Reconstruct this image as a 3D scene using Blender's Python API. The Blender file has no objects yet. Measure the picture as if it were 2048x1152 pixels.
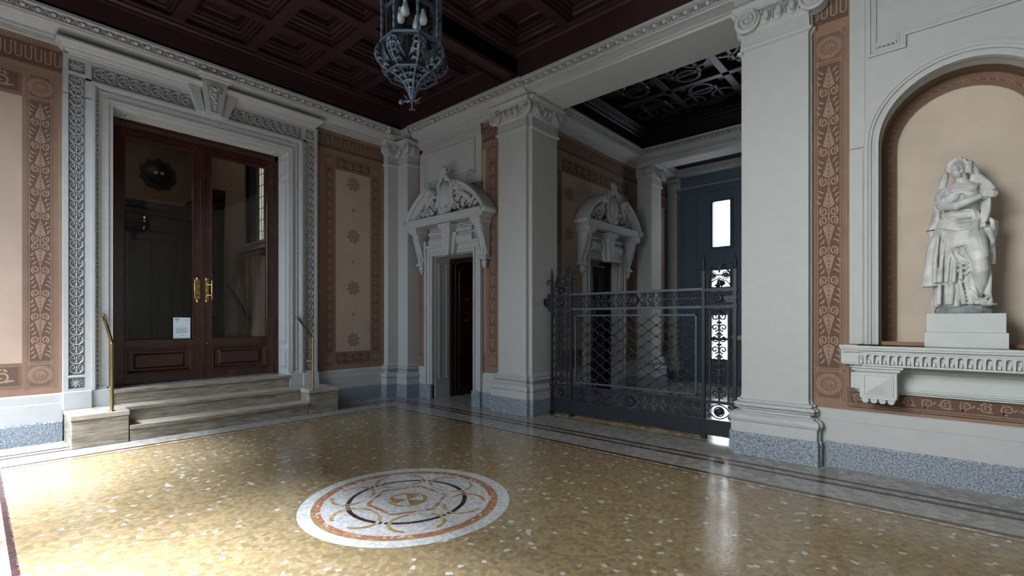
import bpy, bmesh, math, random
from mathutils import Vector, Matrix, Euler
random.seed(7)
PI = math.pi
S = bpy.context.scene
# ---------------------------------------------------------------- camera
cd = bpy.data.cameras.new('camera'); cam = bpy.data.objects.new('camera', cd)
S.collection.objects.link(cam); S.camera = cam
cam.location = (0, 0, 1.45)
cam.rotation_euler = (PI/2, 0, math.radians(41.6224-90))
cd.sensor_width = 36; cd.lens = 960/2048*36; cd.shift_y = 64/2048; cd.clip_start = .02
# ---------------------------------------------------------------- world and daylight
W = bpy.data.worlds.new('world'); S.world = W; W.use_nodes = True
bg = W.node_tree.nodes['Background']; bg.inputs[0].default_value = (.72, .84, 1, 1); bg.inputs[1].default_value = .3
def area(name, loc, rot, sx, sy, power, col, spread=170):
    l = bpy.data.lights.new(name, 'AREA'); l.shape = 'RECTANGLE'; l.size = sx; l.size_y = sy
    l.energy = power; l.color = col; l.spread = math.radians(spread)
    o = bpy.data.objects.new(name, l); S.collection.objects.link(o); o.location = loc; o.rotation_euler = rot
    return o
# the arches to the courtyard, on the side the camera has its back to
area('courtyard_daylight', (-1.6, 6.1, 2.9), (0, math.radians(-55), math.radians(22)), 3.4, 2.4, 95, (.74, .86, 1), 100)
area('courtyard_daylight', (-1.6, 2.3, 3.3), (0, math.radians(-72), math.radians(-19)), 2.4, 2.2, 138, (.94, .985, 1), 88)
#area('yard_daylight', (2.3, -3.3, 2.8), (math.radians(80), 0, 0), 3.6, 3.4, 60, (.95, .97, 1))
sl = bpy.data.lights.new('bright_sky_over_courtyard', 'SUN'); sl.energy = 64; sl.angle = math.radians(28); sl.color = (.84, .91, 1)
so = bpy.data.objects.new('bright_sky_over_courtyard', sl); S.collection.objects.link(so)
so.location = (-6, 4, 9)
so.rotation_euler = Vector((.43, .08, -1)).to_track_quat('-Z', 'Y').to_euler()
S.view_settings.view_transform = 'Standard'; S.view_settings.look = 'None'
S.view_settings.gamma = 1; S.view_settings.use_curve_mapping = False
S.view_settings.exposure = -.28
# ---------------------------------------------------------------- materials
def mat(name, col, rough=.7, metal=0, var=.0, vscale=6, bump=0, bscale=40, col2=None, spec=.5, coat=0, stretch=None):
    m = bpy.data.materials.new(name); m.use_nodes = True; nt = m.node_tree; b = nt.nodes['Principled BSDF']
    b.inputs['Roughness'].default_value = rough; b.inputs['Metallic'].default_value = metal
    b.inputs['Specular IOR Level'].default_value = spec; b.inputs['Coat Weight'].default_value = coat
    b.inputs['Coat Roughness'].default_value = .08
    c = (*col, 1)
    if var or col2:
        tc = nt.nodes.new('ShaderNodeTexCoord'); n = nt.nodes.new('ShaderNodeTexNoise'); n.inputs['Scale'].default_value = vscale
        n.inputs['Detail'].default_value = 6; n.inputs['Roughness'].default_value = .6
        if stretch: mp = nt.nodes.new('ShaderNodeMapping'); mp.inputs['Scale'].default_value = stretch; nt.links.new(tc.outputs['Object'], mp.inputs['Vector']); nt.links.new(mp.outputs['Vector'], n.inputs['Vector'])
        else: nt.links.new(tc.outputs['Object'], n.inputs['Vector'])
        r = nt.nodes.new('ShaderNodeValToRGB'); r.color_ramp.elements[0].position = .35; r.color_ramp.elements[1].position = .68
        if not col2: col2 = tuple(min(1, x*(1+var)) for x in col); c = (*[x*(1-var) for x in col], 1)
        r.color_ramp.elements[0].color = c; r.color_ramp.elements[1].color = (*col2, 1)
        nt.links.new(n.outputs['Fac'], r.inputs['Fac']); nt.links.new(r.outputs['Color'], b.inputs['Base Color'])
    else: b.inputs['Base Color'].default_value = c
    if bump:
        tc = nt.nodes.new('ShaderNodeTexCoord'); n = nt.nodes.new('ShaderNodeTexNoise'); n.inputs['Scale'].default_value = bscale
        n.inputs['Detail'].default_value = 4; nt.links.new(tc.outputs['Object'], n.inputs['Vector'])
        bp = nt.nodes.new('ShaderNodeBump'); bp.inputs['Strength'].default_value = bump; bp.inputs['Distance'].default_value = .01
        nt.links.new(n.outputs['Fac'], bp.inputs['Height']); nt.links.new(bp.outputs['Normal'], b.inputs['Normal'])
    return m
def ramp(nt, fac, stops, const=False):
    r = nt.nodes.new('ShaderNodeValToRGB'); cr = r.color_ramp
    if const: cr.interpolation = 'CONSTANT'
    while len(cr.elements) < len(stops): cr.elements.new(.5)
    for e, (p, c) in zip(cr.elements, stops): e.position = p; e.color = (*c, 1)
    nt.links.new(fac, r.inputs['Fac']); return r.outputs['Color']
def mosaic(name, scale, stops, grout, gw=.03, rough=.16, metric='CHEBYCHEV', stretch=(1, 1, 1), jit=1.0):
    m = bpy.data.materials.new(name); m.use_nodes = True; nt = m.node_tree; b = nt.nodes['Principled BSDF']
    tc = nt.nodes.new('ShaderNodeTexCoord'); mp = nt.nodes.new('ShaderNodeMapping'); mp.inputs['Scale'].default_value = stretch
    nt.links.new(tc.outputs['Object'], mp.inputs['Vector'])
    v = nt.nodes.new('ShaderNodeTexVoronoi'); v.voronoi_dimensions = '2D'; v.inputs['Scale'].default_value = scale
    v.inputs['Randomness'].default_value = jit
    e = nt.nodes.new('ShaderNodeTexVoronoi'); e.voronoi_dimensions = '2D'; e.feature = 'DISTANCE_TO_EDGE'; e.inputs['Scale'].default_value = scale
    e.inputs['Randomness'].default_value = jit
    for q in (v, e): nt.links.new(mp.outputs['Vector'], q.inputs['Vector'])
    sp = nt.nodes.new('ShaderNodeSeparateColor'); nt.links.new(v.outputs['Color'], sp.inputs['Color'])
    col = ramp(nt, sp.outputs['Red'], stops, True)
    n = nt.nodes.new('ShaderNodeTexNoise'); n.inputs['Scale'].default_value = 30; n.inputs['Detail'].default_value = 5
    nt.links.new(tc.outputs['Object'], n.inputs['Vector'])
    k = ramp(nt, n.outputs['Fac'], [(.3, (.78, .78, .78)), (.7, (1.0, 1.0, 1.0))])
    mx = nt.nodes.new('ShaderNodeMix'); mx.data_type = 'RGBA'; mx.blend_type = 'MULTIPLY'; mx.inputs[0].default_value = 1
    nt.links.new(col, mx.inputs[6]); nt.links.new(k, mx.inputs[7])
    g = ramp(nt, e.outputs['Distance'], [(0, (1, 1, 1)), (gw, (0, 0, 0))])
    m2 = nt.nodes.new('ShaderNodeMix'); m2.data_type = 'RGBA'; nt.links.new(g, m2.inputs[0])
    nt.links.new(mx.outputs[2], m2.inputs[6]); m2.inputs[7].default_value = (*grout, 1)
    nt.links.new(m2.outputs[2], b.inputs['Base Color'])
    n2 = nt.nodes.new('ShaderNodeTexNoise'); n2.inputs['Scale'].default_value = 3; nt.links.new(tc.outputs['Object'], n2.inputs['Vector'])
    rr = nt.nodes.new('ShaderNodeMapRange'); rr.inputs['To Min'].default_value = rough*.7; rr.inputs['To Max'].default_value = rough*1.35
    nt.links.new(n2.outputs['Fac'], rr.inputs['Value']); nt.links.new(rr.outputs[0], b.inputs['Roughness'])
    bp = nt.nodes.new('ShaderNodeBump'); bp.inputs['Strength'].default_value = .12; bp.inputs['Distance'].default_value = .004
    nt.links.new(e.outputs['Distance'], bp.inputs['Height']); nt.links.new(bp.outputs['Normal'], b.inputs['Normal'])
    return m
M = {}
M['plaster'] = mat('grey_stone_plaster', (.42, .43, .42), .8, var=.03, vscale=9, bump=.12, bscale=90)
M['plaster2'] = mat('grey_plaster_plain', (.40, .41, .40), .85, var=.03, vscale=7, bump=.1, bscale=60)
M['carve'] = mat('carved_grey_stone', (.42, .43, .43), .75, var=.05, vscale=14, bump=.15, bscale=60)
M['carveshade'] = mat('carving_ground_shaded', (.22, .23, .24), .85, var=.1, vscale=9)  # darker copy of the carved stone: recess shade put into the colour
M['granite'] = mat('rough_granite', (.065, .09, .12), .6, vscale=70, bump=.7, bscale=55, col2=(.40, .44, .48))
M['ground'] = mat('painted_umber_ground', (.155, .092, .064), .85, var=.10, vscale=4)
M['orn'] = mat('painted_ochre_ornament', (.30, .195, .135), .85, var=.08, vscale=4)
M['ornmid'] = mat('painted_terracotta_margin', (.25, .148, .10), .85, var=.10, vscale=3)
M['orndark'] = mat('painted_dark_line', (.108, .062, .044), .85)
M['tan'] = mat('painted_tan_field', (.40, .30, .235), .85, var=.07, vscale=2)
M['niche'] = mat('niche_tan_plaster', (.50, .42, .335), .9, var=.08, vscale=2.5, bump=.1, bscale=80)
M['nichebrown'] = mat('niche_brown_paint', (.15, .09, .055), .85, var=.1, vscale=5)
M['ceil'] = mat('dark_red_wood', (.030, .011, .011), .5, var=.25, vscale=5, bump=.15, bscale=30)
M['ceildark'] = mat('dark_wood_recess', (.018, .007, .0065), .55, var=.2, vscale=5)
M['ceilb'] = mat('dark_brown_carved_wood', (.010, .006, .008), .4, var=.2, vscale=4, spec=.3)
M['door'] = mat('polished_mahogany', (.024, .0065, .004), .22, vscale=4, col2=(.052, .014, .007), coat=.4)
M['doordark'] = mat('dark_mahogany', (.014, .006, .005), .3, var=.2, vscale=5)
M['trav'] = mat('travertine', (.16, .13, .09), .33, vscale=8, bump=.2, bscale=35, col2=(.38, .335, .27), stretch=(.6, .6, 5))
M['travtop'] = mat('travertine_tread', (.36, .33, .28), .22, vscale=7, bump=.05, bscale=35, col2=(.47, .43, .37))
M['brass'] = mat('brass', (.50, .36, .15), .25, 1)
M['iron'] = mat('black_wrought_iron', (.012, .017, .024), .45, .3, bump=.1, bscale=60)
M['ironb'] = mat('grey_painted_iron', (.052, .072, .098), .42, .3)
M['marble'] = mat('statue_marble', (.36, .36, .345), .5, vscale=7, bump=.1, bscale=50, col2=(.60, .60, .575))
M['rock'] = mat('dark_base_stone', (.10, .12, .13), .6, vscale=14, col2=(.30, .32, .33), bump=.4, bscale=30)
M['ped'] = mat('pedestal_grey', (.47, .49, .47), .8, var=.04)
M['white'] = mat('paper_white', (.62, .72, .80), .7)
M['ink'] = mat('ink', (.10, .11, .13), .7)
M['cream'] = mat('cream_plastic', (.62, .55, .40), .45)
M['black'] = mat('black_plastic', (.012, .012, .014), .45)
M['blue'] = mat('blue_grey_street_door', (.075, .115, .16), .6, var=.08, vscale=2)
M['tanwall'] = mat('entry_tan_wall', (.22, .165, .12), .85, var=.12, vscale=5)
M['purple'] = mosaic('purple_porphyry_tesserae', 26, [(0, (.030, .010, .016)), (.5, (.042, .015, .022)), (.85, (.022, .008, .012))], (.25, .22, .17), .05, stretch=(1, 1, 1), jit=.35)
M['ochre'] = mosaic('ochre_palladiana', 30, [(0, (.30, .225, .125)), (.18, (.26, .195, .105)), (.36, (.34, .26, .15)), (.52, (.29, .22, .125)), (.68, (.23, .172, .095)), (.80, (.345, .255, .135)), (.93, (.55, .53, .48)), (.958, (.45, .25, .08)), (.968, (.29, .205, .11))], (.12, .085, .045), .03)
M['greyband'] = mosaic('grey_marble_band', 17, [(0, (.34, .32, .29)), (.4, (.40, .38, .345)), (.75, (.29, .27, .245))], (.16, .15, .14), .02)
M['pinkband'] = mosaic('pink_marble_band', 22, [(0, (.36, .28, .24)), (.5, (.42, .36, .32)), (.8, (.30, .22, .18))], (.15, .12, .11), .03)
M['gold'] = mosaic('yellow_tesserae', 24, [(0, (.40, .27, .10)), (.5, (.50, .37, .18)), (.8, (.62, .56, .45))], (.12, .09, .05), .04, jit=.4)
M['whitetess'] = mosaic('white_tesserae', 44, [(0, (.60, .60, .61)), (.4, (.70, .70, .70)), (.75, (.52, .53, .55))], (.27, .28, .30), .04, jit=.55)
M['redtess'] = mosaic('red_tesserae', 30, [(0, (.42, .15, .09)), (.45, (.50, .24, .15)), (.8, (.58, .50, .44))], (.2, .16, .13), .05, jit=.5)
M['tantess'] = mosaic('tan_tesserae', 30, [(0, (.36, .22, .10)), (.5, (.44, .29, .15)), (.8, (.30, .19, .09))], (.2, .15, .1), .05, jit=.5)
def glass(name, col, rough=0.0, ior=1.45):
    m = bpy.data.materials.new(name); m.use_nodes = True; nt = m.node_tree; b = nt.nodes['Principled BSDF']
    b.inputs['Base Color'].default_value = (*col, 1); b.inputs['Roughness'].default_value = rough
    b.inputs['Transmission Weight'].default_value = 1; b.inputs['IOR'].default_value = ior
    # thin pane: straight-through glass so that daylight still gets in
    tr = nt.nodes.new('ShaderNodeBsdfTransparent'); tr.inputs[0].default_value = (*col, 1)
    gl = nt.nodes.new('ShaderNodeBsdfGlossy'); gl.inputs['Roughness'].default_value = .02
    fr = nt.nodes.new('ShaderNodeFresnel'); fr.inputs[0].default_value = 1.45
    mx = nt.nodes.new('ShaderNodeMixShader'); nt.links.new(fr.outputs[0], mx.inputs[0])
    nt.links.new(tr.outputs[0], mx.inputs[1]); nt.links.new(gl.outputs[0], mx.inputs[2])
    nt.links.new(mx.outputs[0], nt.nodes['Material Output'].inputs['Surface'])
    return m
M['glass'] = glass('door_glass', (.8, .8, .78))
M['lampglass'] = glass('lantern_glass', (.86, .9, .92))
def emit(name, col, st):
    m = bpy.data.materials.new(name); m.use_nodes = True; b = m.node_tree.nodes['Principled BSDF']
    b.inputs['Base Color'].default_value = (*col, 1); b.inputs['Emission Color'].default_value = (*col, 1); b.inputs['Emission Strength'].default_value = st
    return m
M['sky'] = emit('daylit_window_pane', (.90, .95, 1), 14)
M['skydim'] = emit('leaded_window_pane', (.85, .85, .72), .8)
M['bulb'] = mat('opal_bulb', (.78, .82, .80), .25)
# ---------------------------------------------------------------- mesh builder
class Fr:
    """wall frame: u to the right as one faces the wall, v up, w out of the wall"""
    def __init__(s, O, U): s.O = Vector(O); s.U = Vector(U); s.V = Vector((0, 0, 1)); s.Wn = s.U.cross(s.V)
    def pt(s, u, v, w=0): return s.O + s.U*u + s.V*v + s.Wn*w
WORLD = None
class MB:
    def __init__(s): s.v = []; s.f = []; s.m = []; s.sm = []
    def add(s, vs, fs, m=0, smooth=False):
        b = len(s.v); s.v += [tuple(p) for p in vs]
        for f in fs: s.f.append([b+i for i in f]); s.m.append(m); s.sm.append(smooth)
    def box(s, x0, x1, y0, y1, z0, z1, m=0, F=None):
        P = [(x, y, z) for z in (z0, z1) for y in (y0, y1) for x in (x0, x1)]
        if F: P = [F.pt(a, b, c) for a, b, c in P]
        s.add(P, [(0, 2, 3, 1), (4, 5, 7, 6), (0, 1, 5, 4), (2, 6, 7, 3), (0, 4, 6, 2), (1, 3, 7, 5)], m)
    def bx(s, F, u0, u1, v0, v1, w0, w1, m=0): s.box(u0, u1, v0, v1, w0, w1, m, F)
    def poly(s, F, pts, w0, w1, m=0, taper=None):
        n = len(pts); q = taper or pts
        vs = [F.pt(u, v, w0) for u, v in pts] + [F.pt(u, v, w1) for u, v in q]
        s.add(vs, [list(range(n, 2*n)), list(range(n-1, -1, -1))] + [(i, (i+1) % n, n+(i+1) % n, n+i) for i in range(n)], m)
    def flat(s, F, pts, w, m=0): s.add([F.pt(u, v, w) for u, v in pts], [list(range(len(pts)))], m)
    def sweep(s, path, prof, closed=False, m=0, side=1, cap=True):
        """path: plan points (x,y); prof: (offset to the left of travel * side, z)"""
        n = len(path); P = [Vector(p) for p in path]; offs = []
        for i in range(n):
            a = P[i-1] if (i > 0 or closed) else None; b = P[(i+1) % n] if (i < n-1 or closed) else None
            def nr(p, q): d = (q-p).normalized(); return Vector((-d.y, d.x))*side
            if a is None: o = nr(P[i], b)
            elif b is None: o = nr(a, P[i])
            else:
                n1, n2 = nr(a, P[i]), nr(P[i], b); o = (n1+n2); o = o/max(.2, o.dot(n1))
            offs.append(o)
        k = len(prof); vs = []
        for i in range(n):
            for o, z in prof: vs.append((P[i].x+offs[i].x*o, P[i].y+offs[i].y*o, z))
        fs = []
        for i in range(n if closed else n-1):
            j = (i+1) % n
            for q in range(k-1): fs.append((i*k+q, j*k+q, j*k+q+1, i*k+q+1))
        s.add(vs, fs, m)
        if cap and not closed:
            s.add(vs[:k], [list(range(k))], m); s.add(vs[-k:], [list(range(k-1, -1, -1))], m)
    def loft(s, foot, prof, m=0, capt=True, capb=True):
        """foot: counter-clockwise plan polygon, prof: (outset, z)"""
        s.sweep(foot, prof, closed=True, m=m, side=-1)
        n = len(foot); k = len(prof); b = len(s.v)-n*k
        if capt: s.f.append([b+i*k+k-1 for i in range(n)]); s.m.append(m); s.sm.append(False)
        if capb: s.f.append([b+i*k for i in range(n-1, -1, -1)]); s.m.append(m); s.sm.append(False)
    def tube(s, pts, r, seg=8, m=0, smooth=True, flat=1.0, cap=True, up=None):
        pts = [Vector(p) for p in pts]; n = len(pts)
        if not hasattr(r, '__len__'): r = [r]*n
        vs = []; prev = None
        for i in range(n):
            t = (pts[min(i+1, n-1)]-pts[max(i-1, 0)])
            if t.length < 1e-9: t = Vector((0, 0, 1))
            t.normalize()
            if prev is None:
                a = Vector(up) if up else (Vector((0, 0, 1)) if abs(t.z) < .9 else Vector((1, 0, 0)))
            else: a = prev
            x = (a - t*a.dot(t))
            if x.length < 1e-6: x = t.orthogonal()
            x.normalize(); y = t.cross(x); prev = x
            for j in range(seg):
                g = 2*PI*j/seg + (PI/4 if seg == 4 else 0); vs.append(pts[i]+x*math.cos(g)*r[i]*flat+y*math.sin(g)*r[i])
        fs = [(i*seg+j, i*seg+(j+1) % seg, (i+1)*seg+(j+1) % seg, (i+1)*seg+j) for i in range(n-1) for j in range(seg)]
        s.add(vs, fs, m, smooth)
        if cap: s.add(vs[:seg], [list(range(seg-1, -1, -1))], m); s.add(vs[-seg:], [list(range(seg))], m)
    def lathe(s, c, prof, seg=20, m=0, smooth=True, F=None, sx=1, sy=1):
        """prof (r, h) round the vertical axis at c; with F round the wall normal at (u,v)"""
        vs = []; k = len(prof)
        for j in range(seg):
            g = 2*PI*j/seg
            for r, h in prof:
                if F: vs.append(F.pt(c[0]+math.cos(g)*r*sx, c[1]+math.sin(g)*r*sy, h+(c[2] if len(c) > 2 else 0)))
                else: vs.append((c[0]+math.cos(g)*r*sx, c[1]+math.sin(g)*r*sy, c[2]+h))
        s.add(vs, [(j*k+i, ((j+1) % seg)*k+i, ((j+1) % seg)*k+i+1, j*k+i+1) for j in range(seg) for i in range(k-1)], m, smooth)
        if prof[0][0] > 1e-6: s.add([vs[j*k] for j in range(seg)], [list(range(seg-1, -1, -1))], m)
        if prof[-1][0] > 1e-6: s.add([vs[j*k+k-1] for j in range(seg)], [list(range(seg))], m)
    def ball(s, c, r, m=0, seg=10, F=None):
        """ellipsoid, r = (a,b,c)"""
        if not hasattr(r, '__len__'): r = (r, r, r)
        vs = []; fs = []; nr = seg//2+1
        for i in range(nr+1):
            t = PI*i/nr
            for j in range(seg):
                g = 2*PI*j/seg; p = (c[0]+r[0]*math.sin(t)*math.cos(g), c[1]+r[1]*math.sin(t)*math.sin(g), c[2]+r[2]*math.cos(t))
                vs.append(F.pt(*p) if F else p)
        for i in range(nr):
            for j in range(seg): fs.append((i*seg+j, (i+1)*seg+j, (i+1)*seg+(j+1) % seg, i*seg+(j+1) % seg))
        s.add(vs, fs, m, True)
    def ribbon(s, F, pts, wid, w=.0015, h=0, m=0):
        """a painted stroke (h=0) or a carved ridge of height h along pts (u,v)"""
        n = len(pts)
        if n < 2: return
        L = []; C = []; R = []
        for i in range(n):
            a = pts[max(i-1, 0)]; b = pts[min(i+1, n-1)]; dx, dy = b[0]-a[0], b[1]-a[1]; l = math.hypot(dx, dy) or 1
            k = wid(i/(n-1)) if callable(wid) else wid
            nx, ny = -dy/l*k/2, dx/l*k/2
            L.append((pts[i][0]+nx, pts[i][1]+ny)); R.append((pts[i][0]-nx, pts[i][1]-ny)); C.append(pts[i])
        if h == 0:
            s.add([F.pt(*p, w) for p in L]+[F.pt(*p, w) for p in R], [(i, n+i, n+i+1, i+1) for i in range(n-1)], m)
        else:
            s.add([F.pt(*p, w) for p in L]+[F.pt(*p, w+h) for p in C]+[F.pt(*p, w) for p in R],
                  [(i, n+i, n+i+1, i+1) for i in range(n-1)]+[(n+i, 2*n+i, 2*n+i+1, n+i+1) for i in range(n-1)], m)
    def build(s, name, mats, parent=None, bevel=0):
        o0 = ORG.get(parent.name, Vector((0, 0, 0))) if parent else None
        if parent is None:
            xs = [p[0] for p in s.v]; ys = [p[1] for p in s.v]; zs = [p[2] for p in s.v]
            o0 = Vector(((min(xs)+max(xs))/2, (min(ys)+max(ys))/2, min(zs)))
        me = bpy.data.meshes.new(name); me.from_pydata([(p[0]-o0.x, p[1]-o0.y, p[2]-o0.z) for p in s.v], [], s.f)
        if not isinstance(mats, (list, tuple)): mats = [mats]
        for q in mats: me.materials.append(M[q] if isinstance(q, str) else q)
        me.polygons.foreach_set('material_index', [min(x, len(mats)-1) for x in s.m]); me.polygons.foreach_set('use_smooth', s.sm)
        me.update()
        o = bpy.data.objects.new(name, me); S.collection.objects.link(o)
        if parent: o.parent = parent
        else: o.location = o0
        ORG[o.name] = o0
        if bevel:
            b = o.modifiers.new('bevel', 'BEVEL'); b.width = bevel; b.segments = 2; b.limit_method = 'ANGLE'; b.angle_limit = math.radians(40)
        return o
ORG = {}
def tag(o, label=None, cat=None, group=None, kind=None):
    if label: o['label'] = label
    if cat: o['category'] = cat
    if group: o['group'] = group
    if kind: o['kind'] = kind
    return o
def thing(name, label, cat, loc, group=None):
    o = bpy.data.objects.new(name, None); S.collection.objects.link(o); o.location = loc; o.empty_display_size = .1
    ORG[o.name] = Vector(loc); return tag(o, label, cat, group)
def struct(name, mb, mats, parent=None, bevel=0):
    o = mb.build(name, mats, parent, bevel)
    if not parent: o['kind'] = 'structure'
    return o
def spiral(cx, cy, r0, r1, a0, turns, n=18):
    return [(cx+(r0+(r1-r0)*i/n)*math.cos(a0+turns*2*PI*i/n), cy+(r0+(r1-r0)*i/n)*math.sin(a0+turns*2*PI*i/n)) for i in range(n+1)]
def arc(cx, cy, r, a0, a1, n=10, ry=None):
    return [(cx+r*math.cos(a0+(a1-a0)*i/n), cy+(ry or r)*math.sin(a0+(a1-a0)*i/n)) for i in range(n+1)]
def bez(p0, p1, p2, p3, n=8):
    out = []
    for i in range(n+1):
        t = i/n; a, b, c, d = (1-t)**3, 3*t*(1-t)**2, 3*t*t*(1-t), t**3
        out.append(tuple(a*p0[k]+b*p1[k]+c*p2[k]+d*p3[k] for k in range(len(p0))))
    return out
FA = Fr((0, 7.90, 0), (1, 0, 0))        # wall with the glazed door
FB = Fr((5.70, 0, 0), (0, -1, 0))       # wall with the niche
FL = Fr((0, 4.95, 0), (1, 0, 0))        # passage wall beyond the gate
# ================================================================ STRUCTURE
def archwall(mb, F, u0, u1, v0, v1, c, r, vs, w0, w1, m=0, n=24):
    """slab from w0 to w1 with an arched opening (half width r, centre c, springing at vs) from v0 up"""
    mb.bx(F, u0, c-r, v0, vs, w0, w1, m); mb.bx(F, c+r, u1, v0, vs, w0, w1, m)
    A = arc(c, vs, r, PI, 0, n)
    top = []
    for (a, b) in A:                                # matching points on the top edge
        t = (a-(c-r))/(2*r); top.append((u0+(u1-u0)*t, v1))
    A = [(u0, vs)]+A+[(u1, vs)]; top = [(u0, v1)]+top+[(u1, v1)]
    for i in range(len(A)-1):
        q = [A[i], A[i+1], top[i+1], top[i]]
        if i == 0: q = [A[0], A[1], top[1], top[0]]
        mb.poly(F, q, w0, w1, m)
# ---- floor, one mesh of inlaid rectangles
FM = ['ochre', 'purple', 'gold', 'greyband', 'pinkband', 'travtop', 'ochre']
rects = [(-1.3, 12, -1.6, 8.3, 3), (-.6, 5.24, -1.0, 7.45, 1), (-.54, 5.18, -.94, 7.39, 4), (-.46, 5.09, -.86, 7.30, 1), (-.40, 5.03, -.8, 7.24, 3),
         (-.2, .15, -.7, 6.82, 4), (.15, 4.675, -.7, 6.885, 1), (.185, 4.615, -.64, 6.825, 2), (.185, 4.565, -.6, 6.75, 1), (.185, 4.545, -.58, 6.725, 0),
         (5.84, 6.20, 1.85, 4.42, 1), (5.86, 6.18, 1.87, 4.40, 2), (5.80, 5.81, 1.8, 4.45, 1),
         (6.5, 9.5, 1.2, 4.6, 1), (6.54, 9.46, 1.24, 4.56, 4), (6.8, 9.2, 1.5, 4.3, 1), (6.84, 9.16, 1.54, 4.26, 3), (10.4, 11.3, 1.3, 4.6, 2), (10.5, 11.2, 1.4, 4.5, 3)]
XS = sorted({r[0] for r in rects} | {r[1] for r in rects}); YS = sorted({r[2] for r in rects} | {r[3] for r in rects})
mb = MB()
for i in range(len(XS)-1):
    for j in range(len(YS)-1):
        cx, cy = (XS[i]+XS[i+1])/2, (YS[j]+YS[j+1])/2; k = None
        for r in rects:
            if r[0] < cx < r[1] and r[2] < cy < r[3]: k = r[4]
        if k is not None: mb.add([(XS[i], YS[j], 0), (XS[i+1], YS[j], 0), (XS[i+1], YS[j+1], 0), (XS[i], YS[j+1], 0)], [(0, 1, 2, 3)], k)
floor = struct('floor', mb, FM)
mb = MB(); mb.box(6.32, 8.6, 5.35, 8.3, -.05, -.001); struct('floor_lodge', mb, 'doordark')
# ---- walls
mb = MB(); H = 5.78
mb.box(-1.25, 1.175, 7.9, 8.3, 0, H); mb.box(3.401, 6.3, 7.9, 8.3, 0, H); mb.box(1.175, 3.401, 7.9, 8.3, 4.183, H)
wall_back = struct('wall_back', mb, 'plaster2')
mb = MB()
mb.box(5.7, 6.3, 6.98, 7.9, 0, H); mb.box(5.7, 6.3, 5.3, 5.89, 0, H); mb.box(5.7, 6.3, 5.89, 6.98, 2.63, H)
mb.box(5.7, 6.3, 1.64, 5.3, 4.86, H)
wall_right = struct('wall_right', mb, 'plaster2')
mb = MB()
archwall(mb, FB, -1.0, 1.25, 1.22, H, .165, .585, 3.10, -.30, 0)
mb.box(5.7, 6.3, -1.25, 1.0, 0, 1.22)
struct('wall_niche', mb, 'plaster2')
mb = MB(); mb.box(6.0, 6.3, -1.25, 1.0, 1.22, H); struct('wall_niche_back', mb, 'niche')
# courtyard side, behind and to the left of the camera: two tall openings; none of it is in the frame
mb = MB()
for a, b in ((-1.25, -.5), (4.05, 4.80), (7.45, 8.3)): mb.box(-1.25, -1.0, a, b, 0, H)
mb.box(-1.25, -1.0, -1.25, 8.3, 4.7, H)
struct('wall_courtyard', mb, 'plaster2')
mb = MB(); mb.box(-1.25, 6.3, -1.5, -1.25, 0, H)
struct('wall_front', mb, 'plaster2')
# passage beyond the gate
mb = MB(); mb.box(6.3, 7.71, 4.95, 5.3, 0, H); mb.box(8.85, 11.6, 4.95, 5.3, 0, H); mb.box(7.71, 8.85, 4.95, 5.3, 2.63, H)
wall_passage = struct('wall_passage', mb, 'plaster2')
mb = MB(); mb.box(6.3, 11.6, .95, 1.15, 0, H); struct('wall_passage_right', mb, 'plaster2')
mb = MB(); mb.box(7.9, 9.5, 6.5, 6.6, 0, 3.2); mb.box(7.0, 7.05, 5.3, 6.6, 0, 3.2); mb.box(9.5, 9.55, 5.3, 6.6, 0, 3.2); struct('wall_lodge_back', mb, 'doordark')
# street wall: boarded blue-grey gate with slit windows
mb = MB()
slits = [(3.55, 3.93, 3.15, 4.19), (3.55, 3.95, 2.22, 2.60), (3.60, 3.95, 1.03, 1.56), (3.60, 3.95, .545, .99)]
ys = [1.15, 3.55, 3.95, 4.95]; mb.box(11.5, 11.62, 1.15, 3.55, 0, 4.85); mb.box(11.5, 11.62, 3.95, 4.95, 0, 4.85)
z = 0
for s in sorted(slits, key=lambda q: q[2]): mb.box(11.5, 11.62, 3.55, 3.95, z, s[2]); z = s[3]
mb.box(11.5, 11.62, 3.55, 3.95, z, 4.85)
for y in (1.6, 2.25, 2.9, 4.3, 4.62): mb.box(11.485, 11.5, y, y+.02, .1, 4.7)
for z in (.42, 1.85, 2.75, 4.45): mb.box(11.48, 11.5, 1.5, 4.7, z, z+.05)
for s in slits:
    for a, b, c, d in ((s[0]-.06, s[0], s[2]-.06, s[3]+.06), (s[1], s[1]+.06, s[2]-.06, s[3]+.06), (s[0], s[1], s[3], s[3]+.05), (s[0], s[1], s[2]-.05, s[2])):
        mb.box(11.46, 11.5, a, b, c, d, 1)
d = struct('door_3', mb, ['blue', 'ironb'])
for i, s in enumerate(slits):
    mb = MB(); mb.box(11.56, 11.57, s[0], s[1], s[2], s[3]); q = mb.build('pane', 'sky', d)
    if i == 0:
        mb = MB()
        for yy, zz in ((3.74, 4.08), (3.74, 3.25)): mb.box(11.54, 11.56, yy-.006, yy+.006, zz-.05, zz+.05)
        for zz in (3.25, 4.09): mb.box(11.54, 11.56, 3.55, 3.60, zz-.006, zz+.006)
        mb.build('glazing_clip', 'iron', d)
mb = MB(); mb.box(11.43, 11.47, 3.3, 3.5, 1.0, 1.1); mb.build('lock_plate', 'cream', d)
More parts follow.
